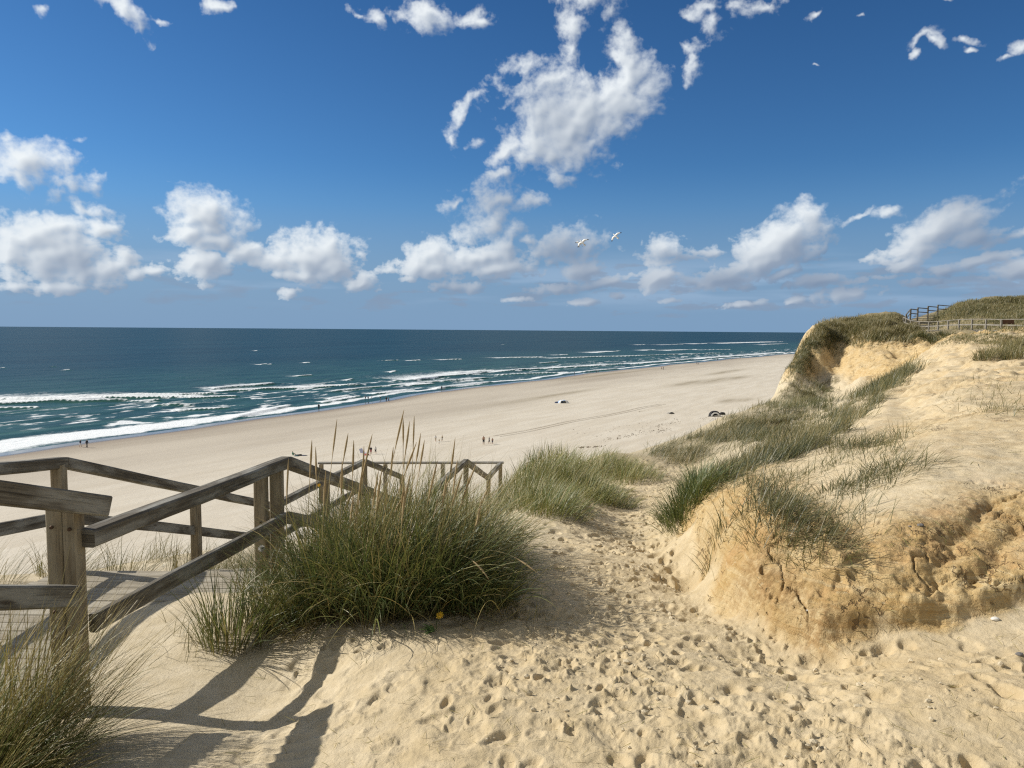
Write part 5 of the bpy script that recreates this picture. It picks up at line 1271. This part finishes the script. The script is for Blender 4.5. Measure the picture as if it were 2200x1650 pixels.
def soft_lump(name, pos, sx, sy, sz, mat, label, cat, seed=1, group=None):
    bm = bmesh.new(); bmesh.ops.create_icosphere(bm, subdivisions=3, radius=1)
    for v in bm.verts:
        n = 1 + .35 * float(perlin(np.array([v.co.x * 2 + seed]), np.array([v.co.y * 2 + v.co.z * 1.7]), seed)[0]); v.co = Vector((v.co.x * sx * n, v.co.y * sy * n, max(v.co.z, -.3) * sz * n))
    me = bpy.data.meshes.new(name); bm.to_mesh(me); bm.free(); me.materials.append(mat)
    for p in me.polygons: p.use_smooth = True
    o = bpy.data.objects.new(name, me); COL.objects.link(o); o.location = pos; tag(o, label, cat, group); return o
# blue and white shelter
c = on_beach(1210, 866); t = empty('beach_tent', c)
tag(t, 'low pale blue and white striped beach shelter alone on the middle of the beach', 'beach tent')
dome('shell', 1.8, 1.2, 1.05, [CLOTH['blue'], CLOTH['white']], lambda i, j: 1 if (i // 2) % 3 else 0, t, open_front=.5)
soft_lump('windbreak_bag', on_beach(1197, 866), .9, .5, .5, CLOTH['navy'], 'dark bundle of beach things beside the blue and white shelter', 'bag', 3)
# black and white tent
c = on_beach(1535, 894); t = empty('beach_tent', c)
tag(t, 'black and white banded dome tent at the foot of the dune', 'beach tent')
dome('shell', 1.6, 1.2, 1.45, [CLOTH['black'], CLOTH['white']], lambda i, j: 1 if i in (2, 3, 9, 10) and j < 8 else 0, t, open_front=.75)
def arch(name, r0, r1, mat, y, hk=1.1):
    V, F = [], []
    for k in range(25):
        a = math.pi * k / 24
        for r_, dy in ((r0, 0), (r1, 0), (r1, .12), (r0, .12)): V.append((r_ * math.cos(a), y + dy, r_ * hk * math.sin(a)))
    for k in range(24):
        b = 4 * k; F += [(b + q, b + (q + 1) % 4, b + 4 + (q + 1) % 4, b + 4 + q) for q in range(4)]
    return np_mesh(name, np.array(V), np.array(F), mat, parent=t, smooth=False)
arch('arch_band', .85, 1.2, CLOTH['white'], -1.1, .95)
me_t = Timber().beam(c + Vector((-1.9, -.7, .03)), c + Vector((1.6, -.9, .03)), 1.0, .05); me_t.build('groundsheet', CLOTH['black'], t)
soft_lump('beach_bag', on_beach(1552, 891), .8, .4, .75, CLOTH['black'], 'dark rucksack standing right of the black and white tent', 'bag', 5)
soft_lump('beach_towel', on_beach(1443, 889), .75, .35, .45, CLOTH['black'], 'dark heap of towels and bags left of the black and white tent', 'towels', 7)
soft_lump('beach_towel', on_beach(1437, 888), .7, .3, .2, CLOTH['grey'], 'grey towel lying beside the dark heap of towels', 'towels', 8)
soft_lump('beach_bag', on_beach(637, 980), .45, .3, .22, CLOTH['teal'], 'teal bag beside the sitter in green', 'bag', 9)
soft_lump('beach_bag', on_beach(643.5, 979), .75, .35, .28, CLOTH['black'], 'black bag lying right of the teal bag', 'bag', 11)
soft_lump('beach_towel', on_beach(652, 979), .7, .3, .14, CLOTH['navy'], 'navy towel at the right end of the row beside the sitter in green', 'towels', 12)
# folding chair
c = on_beach(782, 977); t = empty('beach_chair', c)
tag(t, 'pale lavender folding beach chair on dry sand by the person in black', 'chair')
Timber().beam(c + Vector((-.35, 0, .38)), c + Vector((.45, 0, .34)), .62, .04).build('seat', CLOTH['lavender'], t)
Timber().beam(c + Vector((-.35, 0, .38)), c + Vector((-.62, 0, 1.15)), .62, .04, up=(0, 1, 0)).build('backrest', CLOTH['lavender'], t)
for a, b in (((-.45, -.3, 0), (.42, -.3, .36)), ((-.45, .3, 0), (.42, .3, .36)), ((.35, -.32, 0), (-.4, -.32, .40)), ((.35, .32, 0), (-.4, .32, .40))):
    Timber().beam(c + Vector(a), c + Vector(b), .035, .035).build('leg', CLOTH['white'], t)
soft_lump('beach_bag', on_beach(788, 978), .5, .3, .3, CLOTH['red'], 'small reddish bag at the foot of the pale folding chair', 'bag', 14)

# tyre tracks along the beach
def track(px0, py0, px1, py1, off):
    a, b = on_beach(px0, py0), on_beach(px1, py1); n = 60
    d = (b - a).normalized(); sd = Vector((d.y, -d.x, 0)); V, F = [], []
    for k in range(n + 1):
        c = a.lerp(b, k / n) + sd * (off + .5 * math.sin(k * .21))
        for s_ in (-.11, .11):
            q = c + sd * s_; z = float(beach_z(np.array([q.x]), np.array([q.y]))[0]); V.append((q.x, q.y, z + .075))
    for k in range(n): F.append((2 * k, 2 * k + 1, 2 * k + 3, 2 * k + 2))
    return V, F
V, F = [], []
for sp in ((1060, 937, 1420, 868, 0), (1060, 937, 1420, 868, 1.7)):
    v, f = track(*sp); F += [tuple(i + len(V) for i in q) for q in f]; V += v
m_tr, N_, o_ = new_mat('track_sand'); principled(N_, o_, **{'Base Color': (.40, .345, .265, 1), 'Roughness': .95})
tag(np_mesh('track', np.array(V), np.array(F), m_tr), 'pair of tyre tracks pressed into the beach', 'track', kind='structure')
# strand line: weed and driftwood scattered over the upper beach
px, py = [], []
for (x0, y0, x1, y1, n, sd) in [(1300, 945, 1440, 922, 130, 4), (1240, 962, 1300, 958, 60, 2), (1400, 918, 1460, 905, 60, 4), (1250, 940, 1480, 900, 70, 14), (1370, 885, 1390, 880, 10, 2), (1500, 898, 1560, 905, 40, 3), (380, 918, 400, 916, 14, 1)]:
    f = RNG.random(n); px += list(x0 + (x1 - x0) * f + RNG.normal(0, sd, n)); py += list(y0 + (y1 - y0) * f + RNG.normal(0, sd * .6, n))
V, F = [], []
for a, b in zip(px, py):
    p = on_beach(a, b); w = RNG.uniform(.10, .42); l = w * RNG.uniform(.25, .6); h = RNG.uniform(.04, .12); th = RNG.uniform(0, 3.14); k = len(V)
    for j in range(6):
        t_ = 2 * math.pi * j / 6; x, y = w * math.cos(t_) * RNG.uniform(.6, 1.1), l * math.sin(t_); V.append((p.x + x * math.cos(th) - y * math.sin(th), p.y + x * math.sin(th) + y * math.cos(th), p.z - .03))
    V.append((p.x, p.y, p.z + h)); F += [(k + j, k + (j + 1) % 6, k + 6) for j in range(6)]
m_wd, N_, o_ = new_mat('strand_weed'); principled(N_, o_, **{'Base Color': (.15, .115, .075, 1), 'Roughness': .9})
tag(np_mesh('strand_weed', np.array(V), np.array(F), m_wd, smooth=False), 'dark weed and driftwood scattered along the upper beach', 'seaweed', kind='stuff')

# ------------------------------------------------------------------ gulls
M_WHITE = flat_mat('gull_white', (.80, .80, .78), .7); M_TIP = flat_mat('gull_tip', (.02, .02, .025), .7); M_BEAK = flat_mat('gull_beak', (.6, .35, .06), .5)
def gull_mesh(dihedral, fold):
    """one closed skin: spindle body flying along +y, swept wings along x, fanned tail"""
    bm = bmesh.new(); rings = []
    for y, r in [(-.34, .012), (-.26, .05), (-.12, .088), (.02, .092), (.14, .07), (.22, .055), (.29, .052), (.34, .03), (.40, .008)]:
        rings.append([bm.verts.new((r * math.cos(t) * 1.0, y, r * math.sin(t) * .9)) for t in [2 * math.pi * k / 10 for k in range(10)]])
    for a, b in zip(rings[:-1], rings[1:]):
        for k in range(10): bm.faces.new((a[k], a[(k + 1) % 10], b[(k + 1) % 10], b[k]))
    bm.faces.new(rings[-1]); bm.faces.new(rings[0][::-1])
    def sheet(pts, tip=99):
        up_, dn = [], []
        for (x, y0, y1, z, th) in pts:
            up_.append([bm.verts.new((x, y0, z + th)), bm.verts.new((x, (y0 + y1) * .5, z + th * 1.4)), bm.verts.new((x, y1, z))]); dn.append([up_[-1][2], bm.verts.new((x, (y0 + y1) * .5, z - th)), up_[-1][0]])
        for i in range(len(pts) - 1):
            for S in (up_, dn):
                for j in range(2):
                    f = bm.faces.new((S[i][j], S[i][j + 1], S[i + 1][j + 1], S[i + 1][j])); f.material_index = 1 if i >= tip else 0
    for s in (1, -1):
        z = lambda x: x * math.tan(dihedral) if x < .32 else .32 * math.tan(dihedral) - (x - .32) * .15
        sheet([(s * x, a - fold * max(0, x - .3), b - fold * max(0, x - .3), z(x), t) for x, a, b, t in [(.05, -.10, .14, .020), (.18, -.08, .17, .018), (.34, -.07, .17, .013), (.48, -.07, .12, .009), (.58, -.08, .07, .006), (.66, -.09, .01, .005), (.74, -.11, -.07, .002)]], tip=4)
    sheet([(x, -.46 - .02 * (1 - abs(x) * 8), -.26, .0, .006) for x in (-.10, -.05, 0, .05, .10)])
    bmesh.ops.recalc_face_normals(bm, faces=bm.faces)
    me = bpy.data.meshes.new('gull'); bm.to_mesh(me); bm.free()
    me.materials.append(M_WHITE); me.materials.append(M_TIP)
    for p in me.polygons: p.use_smooth = True
    return me
def gull(px, py, d, heading, bank, pitch, dih, label, scale=1.0, fold=.25):
    o = bpy.data.objects.new('gull', gull_mesh(dih, fold)); COL.objects.link(o)
    o.location = at(px, py, d); o.scale = (scale,) * 3
    o.rotation_euler = (Matrix.Rotation(R(heading), 3, 'Z') @ Matrix.Rotation(R(pitch), 3, 'X') @ Matrix.Rotation(R(bank), 3, 'Y')).to_euler()
    tag(o, label, 'gull', 'gulls over the beach')
    bm = bmesh.new(); bmesh.ops.create_cone(bm, cap_ends=True, segments=8, radius1=.018, radius2=.004, depth=.08)
    me = bpy.data.meshes.new('beak'); bm.to_mesh(me); bm.free(); me.materials.append(M_BEAK)
    k = bpy.data.objects.new('beak', me); COL.objects.link(k); k.parent = o; k.location = (0, .42, -.006); k.rotation_euler = (R(-90), 0, 0)
    return o
gull(1322.5, 507, 80, 55, -62, 40, .06, 'white gull with black wing tips banking steeply, the upper right one', 1.0)
gull(1251, 521, 72, 60, -55, 45, .25, 'white gull with raised wings, right one of the overlapping two', .95)
gull(1243, 524, 73.5, 20, 30, 60, .28, 'white gull half hidden behind its partner, left one of the overlapping two', .85)
gull(987, 498, 330, 60, -10, 20, .2, 'tiny distant gull high over the sea, left of the others', 1.0)

# ------------------------------------------------------------------ flowers by the big clump
M_PETAL = flat_mat('yellow_petal', (.75, .46, .01), .6); M_STEM = flat_mat('flower_stem', (.09, .14, .035), .6); M_FLUFF = flat_mat('seed_fluff', (.55, .54, .50), .9)
def tube(name, pts, r, mat, parent, n=6):
    V, F = [], []
    for p in pts:
        for j in range(n): a = 2 * math.pi * j / n; V.append((p[0] + r * math.cos(a), p[1] + r * math.sin(a), p[2]))
    for k in range(len(pts) - 1):
        for j in range(n): F.append((k * n + j, k * n + (j + 1) % n, (k + 1) * n + (j + 1) % n, (k + 1) * n + j))
    return np_mesh(name, np.array(V), np.array(F), mat, parent=parent)
def flower(px, py, d, size, label):
    h = at(px, py, d); g0 = Vector((h.x - .03, h.y + .06, gz(h.x - .03, h.y + .06))); t = empty('yellow_flower', g0); tag(t, label, 'flower')
    q = h - g0
    tube('stem', [(0, 0, -.03), (q.x * .2, q.y * .2, q.z * .5), (q.x * .7, q.y * .7, q.z * .85), tuple(q)], .0022, M_STEM, t)
    nrm = Vector((-.2, -.75, .62)).normalized(); u_ = nrm.cross(Vector((0, 0, 1))).normalized(); v_ = u_.cross(nrm)
    V, F = [], []
    for k in range(34):
        a = 2 * math.pi * k / 17 + random.uniform(-.08, .08); rr_ = size * random.uniform(.85, 1.05) * (1 if k < 17 else .68); lift = .004 + (.006 if k >= 17 else 0); w = .10
        for (rad_, da, l) in ((.12, -w, 0), (.12, w, 0), (.75, w * 1.15, lift), (1.0, w * .6, lift * .3), (1.0, -w * .6, lift * .3), (.75, -w * 1.15, lift)):
            V.append(tuple(q + u_ * (rr_ * rad_ * math.cos(a + da)) + v_ * (rr_ * rad_ * math.sin(a + da)) + nrm * (l + (.003 if k >= 17 else 0))))
        b = k * 6; F += [(b, b + 1, b + 2, b + 5), (b + 5, b + 2, b + 3, b + 4)]
    np_mesh('petals', np.array(V), np.array(F), M_PETAL, parent=t, smooth=False)
    bm = bmesh.new(); bmesh.ops.create_icosphere(bm, subdivisions=2, radius=size * .26); me = bpy.data.meshes.new('flower_centre'); bm.to_mesh(me); bm.free(); me.materials.append(flat_mat('flower_eye', (.55, .28, .01)))
    o = bpy.data.objects.new('flower_centre', me); COL.objects.link(o); o.parent = t; o.location = q + nrm * .002
    return t, q
t, q = flower(945, 1322, 4.42, .024, 'yellow daisy-like flower at the sandy foot of the large grass clump')
V, F = [], []
for k in range(9):                                           # leaf rosette
    a = random.uniform(0, 6.28); L_ = random.uniform(.05, .10); n0 = len(V); up_ = random.uniform(.25, .9)
    for s_ in range(5):
        f = s_ / 4; w = .010 * math.sin(math.pi * (.15 + .8 * f)); c = Vector((math.cos(a) * L_ * f, math.sin(a) * L_ * f, .01 + L_ * up_ * (f - .55 * f * f)))
        sd = Vector((-math.sin(a), math.cos(a), 0)) * w; V += [tuple(c - sd), tuple(c + sd)]
    F += [(n0 + 2 * i, n0 + 2 * i + 1, n0 + 2 * i + 3, n0 + 2 * i + 2) for i in range(4)]
np_mesh('leaves', np.array(V) + np.array([.0, -.10, .02]), np.array(F), M_STEM, parent=t)
flower(686, 1043, 4.95, .013, 'small orange yellow flower head among the grass by the second handrail bend')
h = at(562, 1178, 5.1); g0 = Vector((h.x, h.y + .03, gz(h.x, h.y + .03))); t = empty('dandelion_clock', g0); tag(t, 'round grey seed head on a thin stem among the grass by the rail', 'seed head')
q = h - g0; tube('stem', [(0, 0, -.03), (q.x * .3, q.y * .3, q.z * .5), tuple(q)], .0018, M_STEM, t)
g = Grass(); n = 420; ph_ = RNG.uniform(0, 6.28, n); ct = RNG.uniform(-1, 1, n)
g.p.append(blades(np.tile(np.array(q), (n, 1)), ph_, np.arccos(ct), np.zeros(n), np.full(n, .026), np.full(n, .0022), np.full(n, .9), nseg=2))
fl = g.build('fluff', parent=t); fl.data.materials.clear(); fl.data.materials.append(M_FLUFF)
# stones lying on the slope
def stone(px, py, r, mat, label, seed):
    X, Y, ok = hit(px, py); soft_lump('stone', (float(X[0]), float(Y[0]), gz(float(X[0]), float(Y[0])) + r * .2), r, r * .8, r * .6, mat, label, 'stone', seed, 'loose stones on the sand')
M_ST = flat_mat('pale_stone', (.72, .70, .64)); M_SD = flat_mat('dark_stone', (.16, .15, .14))
stone(2138, 1334, .022, M_ST, 'bright white stone at the right edge below the clay bank', 21)
stone(1978, 1133, .022, M_SD, 'dark grey stone on top of the clay bank', 22)
stone(1735, 1322, .010, M_ST, 'small pale chip near the foot of the clay bank', 23)
stone(1955, 1135, .009, M_SD, 'small dark pebble left of the grey stone on the clay bank', 24)
stone(2190, 1412, .018, M_SD, 'dark lump on the sand at the far right edge', 25)
